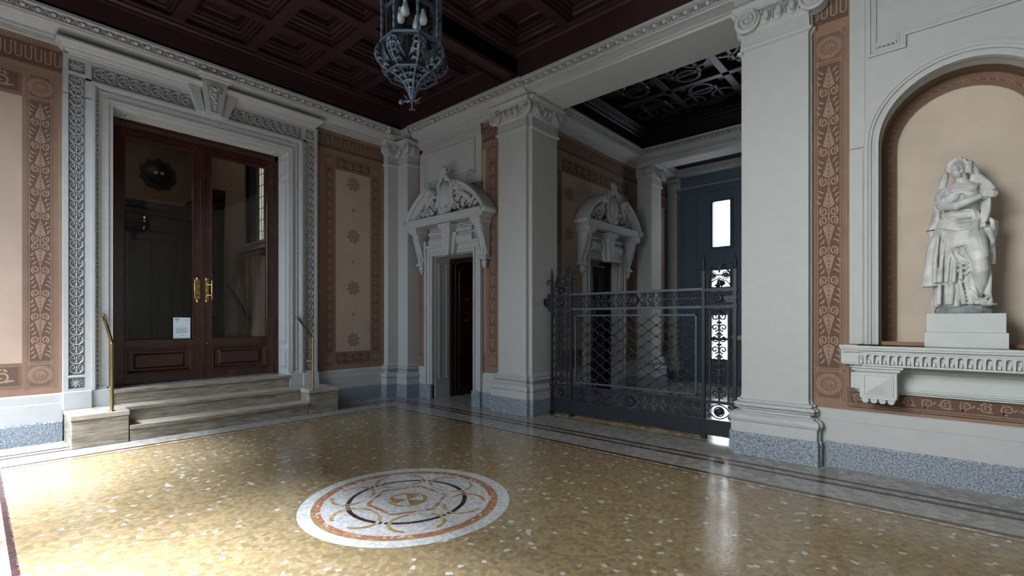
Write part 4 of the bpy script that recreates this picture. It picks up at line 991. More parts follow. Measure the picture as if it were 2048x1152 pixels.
    m = MB()                                         # back field behind the carving
    P = [uu(g0+(PI-2*g0)*i/20) for i in range(21)]
    m.poly(F, P, 0, .04); m.build('tympanum', 'carve', t)
    # cartouche: shield, scrolled rim, crest
    m = MB()
    m.ball((c, 3.58, .16), (.15, .26, .13), 0, 18, F); m.ball((c, 3.70, .16), (.13, .17, .11), 0, 16, F)
    rim = [(c-.04, 3.93), (c-.11, 3.90), (c-.175, 3.80), (c-.16, 3.70), (c-.185, 3.58), (c-.17, 3.46), (c-.11, 3.37), (c-.04, 3.32), (c, 3.31)]
    for s in (-1, 1):
        P = [(c+s*(u-c), v) for u, v in rim]
        m.tube([F.pt(u, v, .20-.00*i) for i, (u, v) in enumerate(P)], [.03, .035, .045, .035, .04, .045, .05, .045, .03], 8)
        m.tube([F.pt(u, v, .24) for u, v in spiral(c+s*.085, 3.905, .055, .014, PI/2, s*1.3, 18)], .020, 8)
        m.tube([F.pt(u, v, .25) for u, v in spiral(c+s*.06, 3.36, .05, .014, -PI/2, -s*1.3, 18)], .022, 8)
        m.tube([F.pt(u, v, .22) for u, v in spiral(c+s*.20, 3.50, .05, .012, 0, s*1.2, 16)], .018, 8)
        for k in range(6): m.ball((c+s*.20, 3.86-k*.045, .19), (.022, .028, .022), 0, 6, F)
    for k in range(5):                               # shell crest bending forward
        m.tube([F.pt(c+(k-2)*.018, 3.93, .20), F.pt(c+(k-2)*.034, 4.02, .24), F.pt(c+(k-2)*.030, 4.10, .22)], [.022, .026, .014], 8)
    m.ball((c, 4.07, .21), (.07, .06, .05), 0, 12, F); m.ball((c, 3.96, .22), (.05, .04, .05), 0, 10, F)
    m.ball((c-.0, 3.33, .22), (.07, .05, .06), 0, 10, F)
    o = m.build('cartouche', 'carve', t)
    r = o.modifiers.new('remesh', 'REMESH'); r.mode = 'VOXEL'; r.voxel_size = .012; r.use_smooth_shade = True
    sm_ = o.modifiers.new('smooth', 'SMOOTH'); sm_.factor = .5; sm_.iterations = 2
    for s in (-1, 1):                                # fruit and foliage swag in the corners
        m = MB(); rnd = random.Random(11+s)
        for k in range(30):
            q = rnd.random(); a = c+s*(.18+.60*q); top = cz+math.sqrt(max(0, (R-.22)**2-(a-c)**2)); b = 3.31+(min(.30, max(.02, top-3.30)))*rnd.random()*(1-.5*q)
            r_ = rnd.uniform(.025, .05)*(1-.35*q); m.ball((a, b, .10+rnd.random()*.09), (r_, r_, r_), 0, 8, F)
        for k in range(7):
            q = k/7; a = c+s*(.22+.56*q); b = 3.33+.16*(1-q)
            leaf(m, F, a, b, a+s*.14, b+.06+.06*(k % 2), .06, 0, .17, .03)
        m.tube([F.pt(c+s*.20, 3.62, .16), F.pt(c+s*.32, 3.66, .18), F.pt(c+s*.48, 3.56, .17), F.pt(c+s*.60, 3.46, .13), F.pt(c+s*.72, 3.40, .1)], [.02, .045, .05, .04, .015], 8)
        m.tube([F.pt(u, v, .2) for u, v in spiral(c+s*.34, 3.56, .06, .015, PI/2, -s*1.4, 16)], .018, 8)
        m.build('fruit_swag', 'carve', t)
    return t
FB2 = Fr((5.68, 0, 0), (0, -1, 0))
doorcase(FB2, -6.435, .545, 0, 'grey doorcase with broken pediment and shield over the small door near the corner', (5.6, 6.435, 0))
FL2 = Fr((0, 4.935, 0), (1, 0, 0))
doorcase(FL2, 8.28, .57, 0, 'grey doorcase with broken pediment seen in the dim passage above the iron gate', (8.28, 4.85, 0))
# reveals and doors behind them
m = MB()
m.box(5.70, 6.05, 6.965, 6.982, 0, 2.62); m.box(5.70, 6.05, 5.888, 5.905, 0, 2.62)
m.box(5.70, 6.05, 5.89, 6.98, 2.605, 2.632)
FRv = Fr((0, 6.965, 0), (1, 0, 0)); stepped(m, FRv, [(5.78, .35), (5.98, .35), (5.98, 2.5), (5.78, 2.5)], [(0, 0), (0, .01), (.012, .012), (.016, 0)])
struct('trim_10', m, 'plaster')
m = MB(); m.box(6.05, 6.12, 6.90, 6.98, 0, 2.6); m.box(6.05, 6.12, 5.89, 5.96, 0, 2.6); m.box(6.05, 6.12, 5.96, 6.9, 2.52, 2.6)
d2 = struct('door_2', m, 'doordark')
def panelled(F, a, b, v0, v1, name, par, matn='door'):
    m = MB(); m.bx(F, a, b, v0, v1, -.04, 0)
    for c0, c1 in ((v0+.10, v0+.62), (v0+.72, v1-.12)):
        stepped(m, F, [(a+.09, c0), (b-.09, c0), (b-.09, c1), (a+.09, c1)], [(0, 0), (0, .014), (.015, .018), (.03, .002)])
        m.bx(F, a+.15, b-.15, c0+.06, c1-.06, 0, .01)
    return m.build(name, matn, par, .003)
panelled(Fr((0, 6.88, 0), (1, 0, 0)), 6.12, 6.68, .01, 2.50, 'leaf', d2)
m = MB(); m.tube([(6.63, 6.86, .3), (6.63, 6.86, 2.35)], .012, 8); m.build('bolt_rod', 'doordark', d2)
t = thing('letter_boxes', 'wooden letter boxes with bright label slots inside the small doorway', 'letter boxes', (7.9, 7.0, 1.0))
FLB = Fr((6.985, 0, 0), (0, -1, 0))
m = MB(); m.bx(FLB, -6.6, -5.9, 1.05, 2.0, 0, .14); m.build('case', 'doordark', t, .004)
for r_ in range(2):
    for k in range(2):
        u = -6.56+k*.33; v = 1.12+r_*.44; m = MB(); m.bx(FLB, u, u+.30, v, v+.38, .14, .155)
        q = m.build('flap', 'door', t, .003); m = MB(); m.bx(FLB, u+.10, u+.20, v+.30, v+.335, .155, .158); m.build('label_slot', 'white', q)
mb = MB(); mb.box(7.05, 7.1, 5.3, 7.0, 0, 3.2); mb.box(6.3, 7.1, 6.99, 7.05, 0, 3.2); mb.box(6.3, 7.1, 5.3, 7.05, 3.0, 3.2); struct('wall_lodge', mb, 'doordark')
m = MB(); m.box(7.71, 7.79, 5.1, 5.2, 0, 2.62); m.box(8.77, 8.85, 5.1, 5.2, 0, 2.62); m.box(7.71, 8.85, 5.1, 5.2, 2.54, 2.62); d4 = struct('door_4', m, 'doordark')
panelled(Fr((0, 5.17, 0), (1, 0, 0)), 7.8, 8.27, .01, 2.53, 'leaf', d4, 'doordark'); panelled(Fr((0, 5.17, 0), (1, 0, 0)), 8.29, 8.76, .01, 2.53, 'leaf', d4, 'doordark')
# framed slab over the small door
m = MB(); a, b = -7.375, -5.72
m.bx(FB, a, b, 3.80, TOP, 0, .035)
for v0, v1, w in ((4.58, 4.62, .045), (4.64, 4.68, .05), (4.70, 4.75, .06)): m.bx(FB, a, b, v0, v1, 0, w)
m.bx(FB, a-.0, b+.01, 3.78, 3.83, 0, .06)
stepped(m, FB, [(-7.06, 3.95), (-6.03, 3.95), (-6.03, 3.95), (-5.84, 3.95), (-5.84, 4.52), (-7.25, 4.52), (-7.25, 3.95)], SP[:6]) if False else stepped(m, FB, [(-7.24, 3.93), (-7.05, 3.93), (-7.05, 4.0), (-6.05, 4.0), (-6.05, 3.93), (-5.86, 3.93), (-5.86, 4.54), (-7.24, 4.54)], [(e, w-.01) for e, w in SP])
for s in (-7.22, -6.02):
    for k in range(5): m.ball((s+.016+k*.032, 3.985, .06), (.013, .018, .012), 0, 6, FB)
struct('trim_11', m, 'plaster')

# ================================================================ WROUGHT-IRON GATE
GX = 5.97; FI = Fr((GX, 0, 0), (0, -1, 0))
t = thing('iron_gate', 'low dark wrought-iron gate with scrollwork and lozenge lattice closing the passage', 'gate', (GX, 3.1, 0))
def scr(mb, pts, r, w=0, seg=5): mb.tube([FI.pt(u, v, w) for u, v in pts], r, seg)
def bar(mb, u0, u1, v0, v1, d=.02, m=0): mb.bx(FI, u0, u1, v0, v1, -d, d, m)
def cscroll(mb, u, v, s, a0, dr, r=.007, turns=1.35): scr(mb, spiral(u, v, s, s*.18, a0, turns*dr, 18), r)
def scrollband(mb, u0, u1, v0, v1):
    """running vine of paired scrolls round a stem, rosette in the middle"""
    c = (v0+v1)/2; H = (v1-v0); n = max(2, round((u1-u0)/(H*.62))); p = (u1-u0)/n
    bar(mb, u0, u1, c-.006, c+.006, .006)
    for i in range(n):
        x = u0+(i+.5)*p
        if n > 4 and i == n//2:
            mb.lathe((x, c, 0), [(H*.36, 0), (H*.36, .02), (H*.28, .03), (H*.24, .02), (H*.12, .035), (0, .035)], 16, 0, True, FI)
            for k in range(8): mb.ball((x+H*.3*math.cos(k*PI/4), c+H*.3*math.sin(k*PI/4), .03), (H*.08, H*.08, .014), 0, 6, FI)
            continue
        for s in (1, -1):
            g = s if i % 2 else -s; g = s
            cscroll(mb, x+p*.12, c+s*H*.24, H*.21, PI-s*.6, -s, .010)
            scr(mb, bez((x-p*.55, c, ), (x-p*.3, c+s*H*.02), (x-p*.25, c+s*H*.28), (x-p*.10, c+s*H*.26), 6), .008)
            for dx, dy in ((-.28, .40), (.38, .44)): mb.ball((x+dx*p, c+s*dy*H, .004), (p*.16, H*.045, .012), 0, 6, FI)
def ironrose(mb, u, v, r):
    mb.tube([FI.pt(*p, .0) for p in arc(u, v, r, 0, 2*PI, 20)], .009, 6)
    mb.lathe((u, v, 0), [(r*.8, -.01), (r*.8, .01), (r*.6, .025), (r*.5, .015), (r*.28, .03), (0, .035)], 16, 0, True, FI)
    for k in range(8): g = k*PI/4; mb.ball((u+r*.62*math.cos(g), v+r*.62*math.sin(g), .02), (r*.18, r*.18, .012), 0, 6, FI)
def column_panel(u0, u1, name, finial):
    """tall narrow panel between two posts"""
    w = u1-u0; c = (u0+u1)/2
    m = MB(); bar(m, u0, u1, 1.80, 1.835); bar(m, u0, u1, 1.595, 1.63); bar(m, u0, u1, .44, .475); bar(m, u0, u1, .215, .24)
    bar(m, u0, u1, .05, .225, .012); bar(m, u0+.02, u1-.02, .07, .205, .020)
    for a in (u0+w*.18, u1-w*.18): bar(m, a-.008, a+.008, .47, 1.56, .010)
    bar(m, c-.009, c+.009, .47, 1.60, .009)
    for a, s in ((u0+w*.18, -1), (u1-w*.18, 1)): cscroll(m, a+s*w*.07, 1.555, w*.075, 0 if s < 0 else PI, -s*-1, .007)
    k = 8; p = (1.56-.49)/k
    for i in range(k):
        v = .49+(i+.5)*p
        for s in (-1, 1):
            cscroll(m, c+s*w*.145, v, w*.15, PI/2 if i % 2 else -PI/2, s if i % 2 else -s, .0105)
            m.ball((c+s*w*.05, v+p*.45, 0), (w*.05, p*.13, .012), 0, 6, FI)
        m.ball((c, v+p*.5, 0), (w*.035, p*.22, .016), 0, 6, FI)
        for s in (-1, 1): m.tube([FI.pt(*q) for q in arc(c+s*w*.40, v, w*.055, 0, 2*PI, 12)], .008, 5)
    ironrose(m, c, 1.715, w*.19); ironrose(m, c, .345, w*.17)
    for z in (1.715, .345):
        for s in (-1, 1):
            for e in (-1, 1): scr(m, bez((c+s*w*.45, z), (c+s*w*.34, z+e*.005), (c+s*w*.28, z+e*.075), (c, z+e*.085), 8), .008); cscroll(m, c+s*w*.37, z+e*.062, .022, PI/2, s, .006)
    m.build(name, 'iron', t)
    m = MB()                                         # crest above the rail: arch, two roundels, palmette
    for s in (-1, 1):
        scr(m, [(c+s*w*.40, 1.83), (c+s*w*.40, 1.98)]+[(c+s*w*.40*math.cos(g), 1.98+.10*math.sin(g)) for g in (.3, .7, 1.1)]+[(c+s*w*.10, 2.09), (c+s*.01, 2.05)], .012)
        m.tube([FI.pt(*q) for q in arc(c+s*w*.24, 1.99, w*.13, 0, 2*PI, 16)], .008, 6)
        m.lathe((c+s*w*.24, 1.99, 0), [(w*.10, -.006), (w*.10, .006), (w*.04, .016), (0, .016)], 12, 0, True, FI)
        scr(m, bez((c, 1.96), (c+s*w*.10, 1.93), (c+s*w*.35, 1.92), (c+s*w*.38, 1.86), 8), .009)
        scr(m, bez((c, 2.06), (c+s*w*.12, 2.12), (c+s*w*.02, 2.20), (c+s*w*.14, 2.24), 10), .009); cscroll(m, c+s*w*.16, 2.22, .018, PI/2, -s, .006)
        leaf(m, FI, c+s*w*.05, 2.06, c+s*w*.30, 2.11, .03, 0, -.004, .012)
        for k in range(3): leaf(m, FI, c, 1.92, c+s*w*(.06+.07*k), 1.845+.01*k, .035, 0, -.006, .016)
    m.bx(FI, c-w*.14, c+w*.14, 1.98, 2.0, -.012, .012); m.ball((c, 1.90, 0), (w*.09, .05, .015), 0, 8, FI)
    m.tube([FI.pt(c, 2.02, 0), FI.pt(c, 2.14, 0), FI.pt(c, 2.27, 0)], [.014, .008, .003], 6)
    m.build('crest', 'iron', t)
def gpost(u, s):
    m = MB(); bar(m, u-.018, u+.018, .0, 2.06, .018); bar(m, u-.03, u+.03, 0, .06, .03)
    for z in (1.815, 1.61, .45): bar(m, u-.028, u+.028, z-.022, z+.022, .028)
    m.lathe((*FI.pt(u, 0, 0)[:2], 2.05), [(.018, 0), (.026, .01), (.026, .02), (.014, .03), (.022, .05), (.026, .075), (.02, .12), (.008, .18), (0, .21)], 10)
    for k in range(5): m.lathe((*FI.pt(u, 0, 0)[:2], 2.12+k*.017), [(.024-.003*k, 0), (.030-.004*k, .006), (.022-.003*k, .012)], 10)
    if s: scr(m, [(u, 2.04), (u+s*.05, 2.06), (u+s*.085, 2.055), (u+s*.095, 2.02), (u+s*.075, 2.0), (u+s*.06, 2.02)], .011)
    return m.build('post', 'iron', t)
UL0, UL1, UR0, UR1 = -4.475, -4.12, -2.155, -1.79
gpost(UL0, -1); gpost(UL1, 1); gpost(UR0, -1); gpost(UR1, 1)
column_panel(UL0+.018, UL1-.018, 'side_panel', 1); column_panel(UR0+.018, UR1-.018, 'side_panel', 1)
m = MB(); bar(m, UL1, UR0, 1.815, 1.845, .03, 1); bar(m, UL1, UR0, 1.595, 1.625, .025, 1); m.build('top_rail', ['iron', 'ironb'], t)
m = MB(); scrollband(m, UL1+.03, UR0-.03, 1.625, 1.815); m.build('upper_scrollwork', 'iron', t)
m = MB(); bar(m, UL1, UR0, .445, .475, .02); bar(m, UL1, UR0, .215, .24, .02); bar(m, UL1, UR0, .05, .225, .012); bar(m, UL1+.04, UR0-.04, .075, .2, .02); m.build('bottom_rail', 'iron', t)
m = MB(); scrollband(m, UL1+.03, UR0-.03, .24, .445); m.build('lower_scrollwork', 'iron', t)
a, b, v0, v1 = -4.045, -2.235, .515, 1.525
m = MB(); bar(m, a, b, v1-.022, v1, .014, 1); bar(m, a, b, v0, v0+.022, .014, 1); bar(m, a, a+.022, v0, v1, .014, 1); bar(m, b-.022, b, v0, v1, .014, 1)
for x in (a+.28, (a+b)/2, b-.28):
    for s in (-1, 1): cscroll(m, x+s*.06, v1+.03, .028, PI, -s, .006); cscroll(m, x+s*.06, v0-.02, .020, PI, s, .006)
m.build('inner_frame', ['iron', 'ironb'], t)
m = MB(); nu, nv = 17, 14; pu = (b-a)/nu; pv = (v1-v0)/nv
for i in range(nu):                                  # lozenge lattice of wavy bars with collars
    for j in range(nv):
        x, y = a+i*pu, v0+j*pv
        for s in (0, 1):
            p0, p3 = ((x, y), (x+pu, y+pv)) if (i+j+s) % 2 == 0 else ((x, y+pv), (x+pu, y))
            if s: continue
            sg = 1 if p3[1] > p0[1] else -1
            scr(m, bez(p0, (p0[0]+pu*.42, p0[1]+sg*pv*.12), (p0[0]+pu*.55, p0[1]+sg*pv*.88), p3, 7), .0065, 0, 4)
for i in range(nu+1):
    for j in range(nv+1):
        if (i+j) % 2 == 0 and 0 < i < nu: m.ball((a+i*pu, v0+j*pv, 0), (.010, .019, .013), 0, 6, FI)
m.build('lozenge_lattice', 'iron', t)
m = MB(); m.bx(FI, UR1-.12, UR1+.03, 1.695, 1.735, .01, .04); m.bx(FI, UR1-.1, UR1+.02, 1.66, 1.69, .01, .03); m.build('lock', 'iron', t)
m = MB()
for z in (1.715,): 
    m.bx(FI, UL0-.12, UL0, z-.07, z+.07, -.015, .015); m.bx(FI, UL0-.14, UL0-.11, z-.04, z+.06, -.03, .03)
    for s in (-1, 1): cscroll(m, UL0-.05, z+s*.10, .035, PI/2, s, .010)
m.build('wall_hinge', 'iron', t)

# ================================================================ LANTERN
LX, LY = 2.378, 3.20
t = thing('hanging_lantern', 'eight-sided wrought-iron lantern with acanthus scrolls hanging over the floor medallion', 'lantern', (LX, LY, 3.15))
R0 = .238; A8 = [math.radians(41.62+22.5+45*k) for k in range(8)]
def lp(a, r, z): return (LX+r*math.cos(a), LY+r*math.sin(a), z)
for a in A8:
    m = MB(); n = 56
    for h in (0, PI): m.tube([(LX+R0*math.cos(a)+.006*math.cos(k*.85+h), LY+R0*math.sin(a)+.006*math.sin(k*.85+h), 3.67+k*.95/n) for k in range(n+1)], .0085, 6)
    m.build('twisted_bar', 'ironb', t)
for z in (3.665, 4.62):
    m = MB(); P = [(LX+R0*math.cos(a), LY+R0*math.sin(a)) for a in A8]
    m.sweep(P, [(-.018, z-.012), (.018, z-.012), (.022, z), (.012, z+.014), (-.014, z+.014), (-.018, z-.012)], closed=True, side=-1); m.build('ring', 'ironb', t)
m = MB(); P = [(LX+R0*.86*math.cos(a), LY+R0*.86*math.sin(a)) for a in A8]
for k in range(8): p, q = P[k], P[(k+1) % 8]; m.add([(*p, 3.42), (*q, 3.42), (*q, 4.60), (*p, 4.60)], [(0, 1, 2, 3)])
m.build('glass_panes', 'lampglass', t)
m = MB(); m.sweep(P, [(-.006, 3.415), (.006, 3.415), (.006, 3.43), (-.006, 3.43), (-.006, 3.415)], closed=True, side=-1)
for p in P: m.tube([(*p, 3.42), (*p, 4.6)], .005, 4)
m.sweep(P, [(-.005, 3.93), (.008, 3.93), (.008, 3.96), (-.005, 3.96)], closed=True, side=-1)
m.build('glazing_frame', 'ironb', t)
for i, a in enumerate(A8):                           # bracket of acanthus curling in to the stem
    m = MB(); FRa = Fr((LX, LY, 0), (math.cos(a), math.sin(a), 0))
    C = bez((R0, 3.66), (R0+.10, 3.58), (R0+.05, 3.47), (R0*.62, 3.43), 10)+bez((R0*.62, 3.43), (R0*.30, 3.40), (.05, 3.36), (.012, 3.25), 8)[1:]
    m.tube([FRa.pt(u, v, 0) for u, v in C], [.009]*len(C), 6)
    for k in range(2, len(C)-2, 2):
        (u, v), (u2, v2) = C[k], C[k+1]; tx, tz = u2-u, v2-v; l = math.hypot(tx, tz); nx, nz = tz/l, -tx/l
        L_ = .085*(1-.45*k/len(C))
        for s in (1, -1):                            # lobed leaves spreading across the bracket
            q0 = FRa.pt(u, v, 0); q1 = FRa.pt(u+nx*L_*.22, v+nz*L_*.22, s*L_*.36); q2 = FRa.pt(u+nx*L_*.30+tx/l*.035, v+nz*L_*.30+tz/l*.035, s*L_*.62)
            m.tube([q0, q1, q2], [.014, .022, .003], 6, 0, True, .4)
    q = [(R0, 3.655), (R0-.005, 3.60), (R0-.02, 3.54), (R0-.05, 3.49)]
    for s in (-1, 0, 1):
        m.tube([FRa.pt(u, v, s*.02*k) for k, (u, v) in enumerate(q)], [.006, .022, .018, .004], 6, 0, True, .4)
    m.build('acanthus_bracket', 'ironb', t)
m = MB(); m.lathe((LX, LY, 3.155), [(0, 0), (.006, .01), (.004, .05), (.008, .075), (.022, .085), (.012, .11), (.016, .15), (.026, .17), (.014, .20), (.010, .27), (0, .29)], 12)
for k in range(6):
    g = k*PI/3; m.tube([(LX, LY, 3.24), (LX+.04*math.cos(g), LY+.04*math.sin(g), 3.225), (LX+.075*math.cos(g), LY+.075*math.sin(g), 3.24+.012*(k % 2))], [.006, .009, .004], 5)
    m.tube([(LX, LY, 3.165), (LX+.03*math.cos(g), LY+.03*math.sin(g), 3.158)], [.004, .002], 4)
m.lathe((LX-.07, LY+.05, 3.195), [(0, 0), (.02, .004), (.022, .02), (.012, .035)], 10)
for k in range(5): g = k*1.26; m.tube([(LX, LY, 3.30), (LX+.03*math.cos(g), LY+.03*math.sin(g), 3.33), (LX+.05*math.cos(g), LY+.05*math.sin(g), 3.31)], [.008, .012, .002], 5)
m.build('finial', 'ironb', t)
m = MB(); m.tube([(LX, LY, 4.9), (LX, LY, 5.6)], .012, 8); m.tube([(LX, LY, 4.12), (LX, LY, 4.92)], .014, 8); m.lathe((LX, LY, 4.07), [(0, 0), (.05, .02), (.05, .06), (.02, .09)], 12)
m.lathe((LX, LY, 5.55), [(.02, 0), (.09, .06), (.10, .12)], 12)
for a in A8: m.tube([lp(a, R0, 4.62), lp(a, R0*.9, 4.76), lp(a, R0*.4, 4.84), lp(a, .01, 4.92)], .010, 6)
m.build('hanging_stem', 'iron', t)
for k, (dx, dy) in enumerate(((.0, .10), (-.09, -.03), (.075, -.045), (.09, .06))):
    if k == 0: dx, dy = -.06, .075
    m = MB(); z = 3.865; x, y = LX+dx, LY+dy
    m.lathe((x, y, z), [(0, 0), (.016, .003), (.030, .016), (.036, .036), (.034, .055), (.022, .09), (.014, .12), (.013, .13)], 16); q = m.build('bulb', 'bulb', t)
    m = MB(); m.lathe((x, y, z+.125), [(.015, 0), (.015, .05), (.01, .055)], 10); m.tube([(x, y, z+.17), (x, y, z+.21), (LX+dx*.3, LY+dy*.3, z+.24), (LX, LY, z+.22)], .006, 6); m.build('socket', 'iron', t)

# ================================================================ FLOOR MEDALLION
MX, MY = 2.335, 3.20
class FlF:
    def pt(s, u, v, w=0): return Vector((MX+u, MY+v, w))
FF = FlF(); m = MB(); MED = ['whitetess', 'tantess', 'redtess', 'purple', 'gold', 'ochre']
def disc(r, w, mm, n=72, ph=0): m.flat(FF, arc(0, 0, r, ph, ph+2*PI, n)[:-1], w, mm)
disc(.842, .0004, 5); disc(.82, .0008, 0); disc(.725, .0012, 1); disc(.69, .0016, 2); disc(.655, .0020, 0)
disc(.475, .0024, 3); disc(.440, .0028, 0)
a0 = math.radians(2)
for k in range(6):
    g = a0+k*PI/3; cx, cy = .47*math.cos(g), .47*math.sin(g)
    P = []
    for i in range(31):
        q = 2*PI*i/30; x, y = .155*math.cos(q), .20*math.sin(q); P.append((cx+x*math.cos(g)-y*math.sin(g), cy+x*math.sin(g)+y*math.cos(g)))
    m.ribbon(FF, P[2:13], .03, .0034, 0, 4); m.ribbon(FF, P[16:29], .03, .0034, 0, 4)
    m.ribbon(FF, [P[12], P[14], P[16]], .012, .0034, 0, 4)
    g2 = g+PI/6
    m.ribbon(FF, [(.435*math.cos(g2), .435*math.sin(g2)), (.48*math.cos(g2), .48*math.sin(g2))], .022, .0036, 0, 0)
hx = [(.31*math.cos(a0+PI/6+k*PI/3), .31*math.sin(a0+PI/6+k*PI/3)) for k in range(7)]
for k in range(6): m.ribbon(FF, [hx[k], hx[k+1]], .03, .0034, 0, 2)
m.ribbon(FF, arc(0, 0, .14, 0, 2*PI, 36), .03, .0034, 0, 4)
for k in range(3): g = a0+k*2*PI/3; m.flat(FF, [(0, 0)]+arc(0, 0, .125, g, g+PI/3, 6), .0036, 1)
tag(m.build('floor_medallion', MED), 'round white mosaic medallion with dark purple ring set in the ochre floor', 'floor medallion')

# ================================================================ SMALL THINGS
t = thing('security_lamp', 'small cream lamp with two heads on the corner capital under the cornice', 'lamp', (5.2, 7.62, 4.83))
m = MB(); m.box(5.13, 5.25, 7.58, 7.66, 4.83, 4.90); m.build('box', 'ped', t, .004)
m = MB(); m.tube([(5.17, 7.6, 4.9), (5.13, 7.56, 4.95)], .01, 6); m.tube([(5.13, 7.58, 4.93), (5.06, 7.50, 4.95)], [.028, .034], 10); m.build('lamp_head', 'cream', t)
m = MB(); m.tube([(5.12, 7.60, 4.92), (5.05, 7.56, 4.90)], [.018, .024], 10); m.build('lamp_head', 'cream', t)
m = MB(); m.lathe((-7.33, 4.62, .006), [(.045, 0), (.045, .05), (.03, .065), (0, .068)], 16, 0, True, FB)
tag(m.build('round_sensor', 'black'), 'small black round sensor on the wall beside the corner pilaster capital', 'sensor')
m = MB(); m.tube([(5.60, 7.345, 4.78), (5.44, 7.35, 4.82), (5.41, 7.35, 4.93), (5.37, 7.35, 4.96), (5.36, 7.35, 5.03)], .007, 6)
tag(m.build('black_cable', 'black'), 'thin black cable running down over the cornice beside the corner', 'cable')
# ================================================================ STATUE
def statue():
    t = thing('marble_statue', 'worn white marble statue of a draped veiled woman standing in the niche', 'statue', (5.68, -.165, 1.506))
    F = Fr((5.68, 0, 0), (0, -1, 0)); u0 = .150
    def q(u, v, w=0): return F.pt(u0+u, v, w)
    m = MB()
    def el(u, v, w, a, b, c, seg=16): m.ball((u0+u, v, w), (a, b, c), 0, seg, F)
    def tb(pts, r, seg=10, fl=1.0): m.tube([q(*p) for p in pts], r, seg, 0, True, fl)
    # torso ---------------------------------------------------------------
    rings = []
    for v, a, c, cu, cw in ((2.20, .150, .110, .0, .0), (2.30, .128, .100, .0, .0), (2.375, .108, .086, .0, .0), (2.44, .115, .090, .0, .0), (2.50, .125, .098, .002, .0), (2.56, .132, .092, .002, -.008), (2.60, .115, .075, .0, -.015), (2.63, .065, .055, .0, -.015), (2.645, .03, .03, 0, -.015)):
        rings.append([q(cu+a*math.cos(2*PI*i/28), v, cw+c*math.sin(2*PI*i/28)) for i in range(28)])
    def loftrings(rs):
        n = len(rs[0]); vs = [p for r in rs for p in r]
        m.add(vs, [(i*n+j, i*n+(j+1) % n, (i+1)*n+(j+1) % n, (i+1)*n+j) for i in range(len(rs)-1) for j in range(n)]+[list(range(n-1, -1, -1)), [len(vs)-n+j for j in range(n)]], 0, True)
    loftrings(rings)
    for s in (-1, 1): el(s*.055, 2.505, .075, .05, .048, .045)          # bust
    # overskirt with deep folds ---------------------------------------------
    rnd = random.Random(3); rs = []
    for k in range(26):
        v = 2.36-.60*k/25; t_ = k/25
        a = .112+.088*min(1, t_*2.2)**.8+.012*t_; c = .095+.045*min(1, t_*2)
        cu = -.012-.030*t_
        r = []
        for i in range(64):
            g = 2*PI*i/64; f = 1+t_*(.075*math.sin(7*g+1.1)+.060*math.sin(11*g+.4+t_*1.5)+.035*math.sin(17*g))
            lift = .0
            if v < 1.99: lift = max(0, math.cos(g-.15))*(.0)
            r.append(q(cu+a*f*math.cos(g)*(1 if math.cos(g) < 0 else 1-.22*t_), v+.02*math.cos(g)*t_, c*f*math.sin(g)))
        rs.append(r)
    loftrings(rs)
    # underskirt down to the base ---------------------------------------------
    rs = []
    for k in range(14):
        v = 1.80-.235*k/13; t_ = k/13; r = []
        for i in range(56):
            g = 2*PI*i/56; f = 1+(.11*math.sin(8*g+.6)+.07*math.sin(13*g+1.3))*(.6+.6*t_)
            r.append(q(-.035+(.135+.02*t_)*f*math.cos(g), v, (.105+.03*t_)*f*math.sin(g)))
        rs.append(r)
    loftrings(rs)
    # folds running over the skirt
    for x0, x1, v0, v1, rr in ((-.15, -.175, 2.18, 1.77, .020), (-.105, -.14, 2.16, 1.77, .018), (-.06, -.10, 2.14, 1.77, .018), (-.02, -.055, 2.10, 1.77, .018), (.01, -.01, 2.05, 1.79, .016), (-.085, -.045, 2.12, 1.95, .012)):
        tb([(x0, v0, .120), ((x0+x1)/2-.008, (v0+v1)/2, .152), (x1, v1, .158)], [rr*.5, rr*.8, rr*.95], 8)
    for x0, x1 in ((-.14, -.15), (-.10, -.09), (-.055, -.075), (-.02, .01), (.02, .055), (.05, .10)):
        tb([(x0, 1.80, .115), ((x0+x1)/2, 1.70, .135), (x1, 1.58, .150)], [.012, .018, .020], 8)
    # hooked folds round the thigh: pulled from the left hip to the raised knee
    for dv, w in ((0, .15), (-.035, .155), (-.075, .15), (-.12, .145)):
        tb([(-.10+dv*.3, 2.12+dv, .10), (-.03, 2.00+dv*1.1, .14), (.02, 1.955+dv, w), (.075, 1.99+dv*.7, w)], [.008, .014, .016, .010], 8)
    # raised leg -----------------------------------------------------------------
    tb([(.045, 2.22, .03), (.075, 2.10, .09), (.098, 1.985, .150), (.104, 1.955, .155)], [.085, .083, .066, .058], 16)
    el(.102, 1.962, .165, .050, .058, .048)                               # knee
    tb([(.104, 1.95, .155), (.108, 1.86, .135), (.106, 1.76, .10), (.095, 1.665, .085), (.092, 1.62, .085)], [.052, .056, .048, .032, .030], 14)
    tb([(.090, 1.612, .07), (.115, 1.597, .12), (.150, 1.585, .165), (.178, 1.580, .19)], [.030, .029, .024, .014], 12)
    for k in range(5): tb([(.140+k*.012, 1.586, .185-k*.012), (.168+k*.010, 1.577, .205-k*.013)], [.010, .006], 6)
    # cloth hanging behind and below the raised knee
    for x0, x1 in ((.135, .165), (.155, .175), (.07, .05), (.055, .02)):
        tb([(x0, 1.93, .10), ((x0+x1)/2, 1.80, .09), (x1*.92, 1.67, .09), (x1, 1.60, .10)], [.014, .018, .018, .014], 8)
    tb([(.05, 1.70, .14), (.09, 1.625, .16), (.13, 1.615, .14), (.165, 1.65, .10)], [.014, .018, .018, .012], 8)
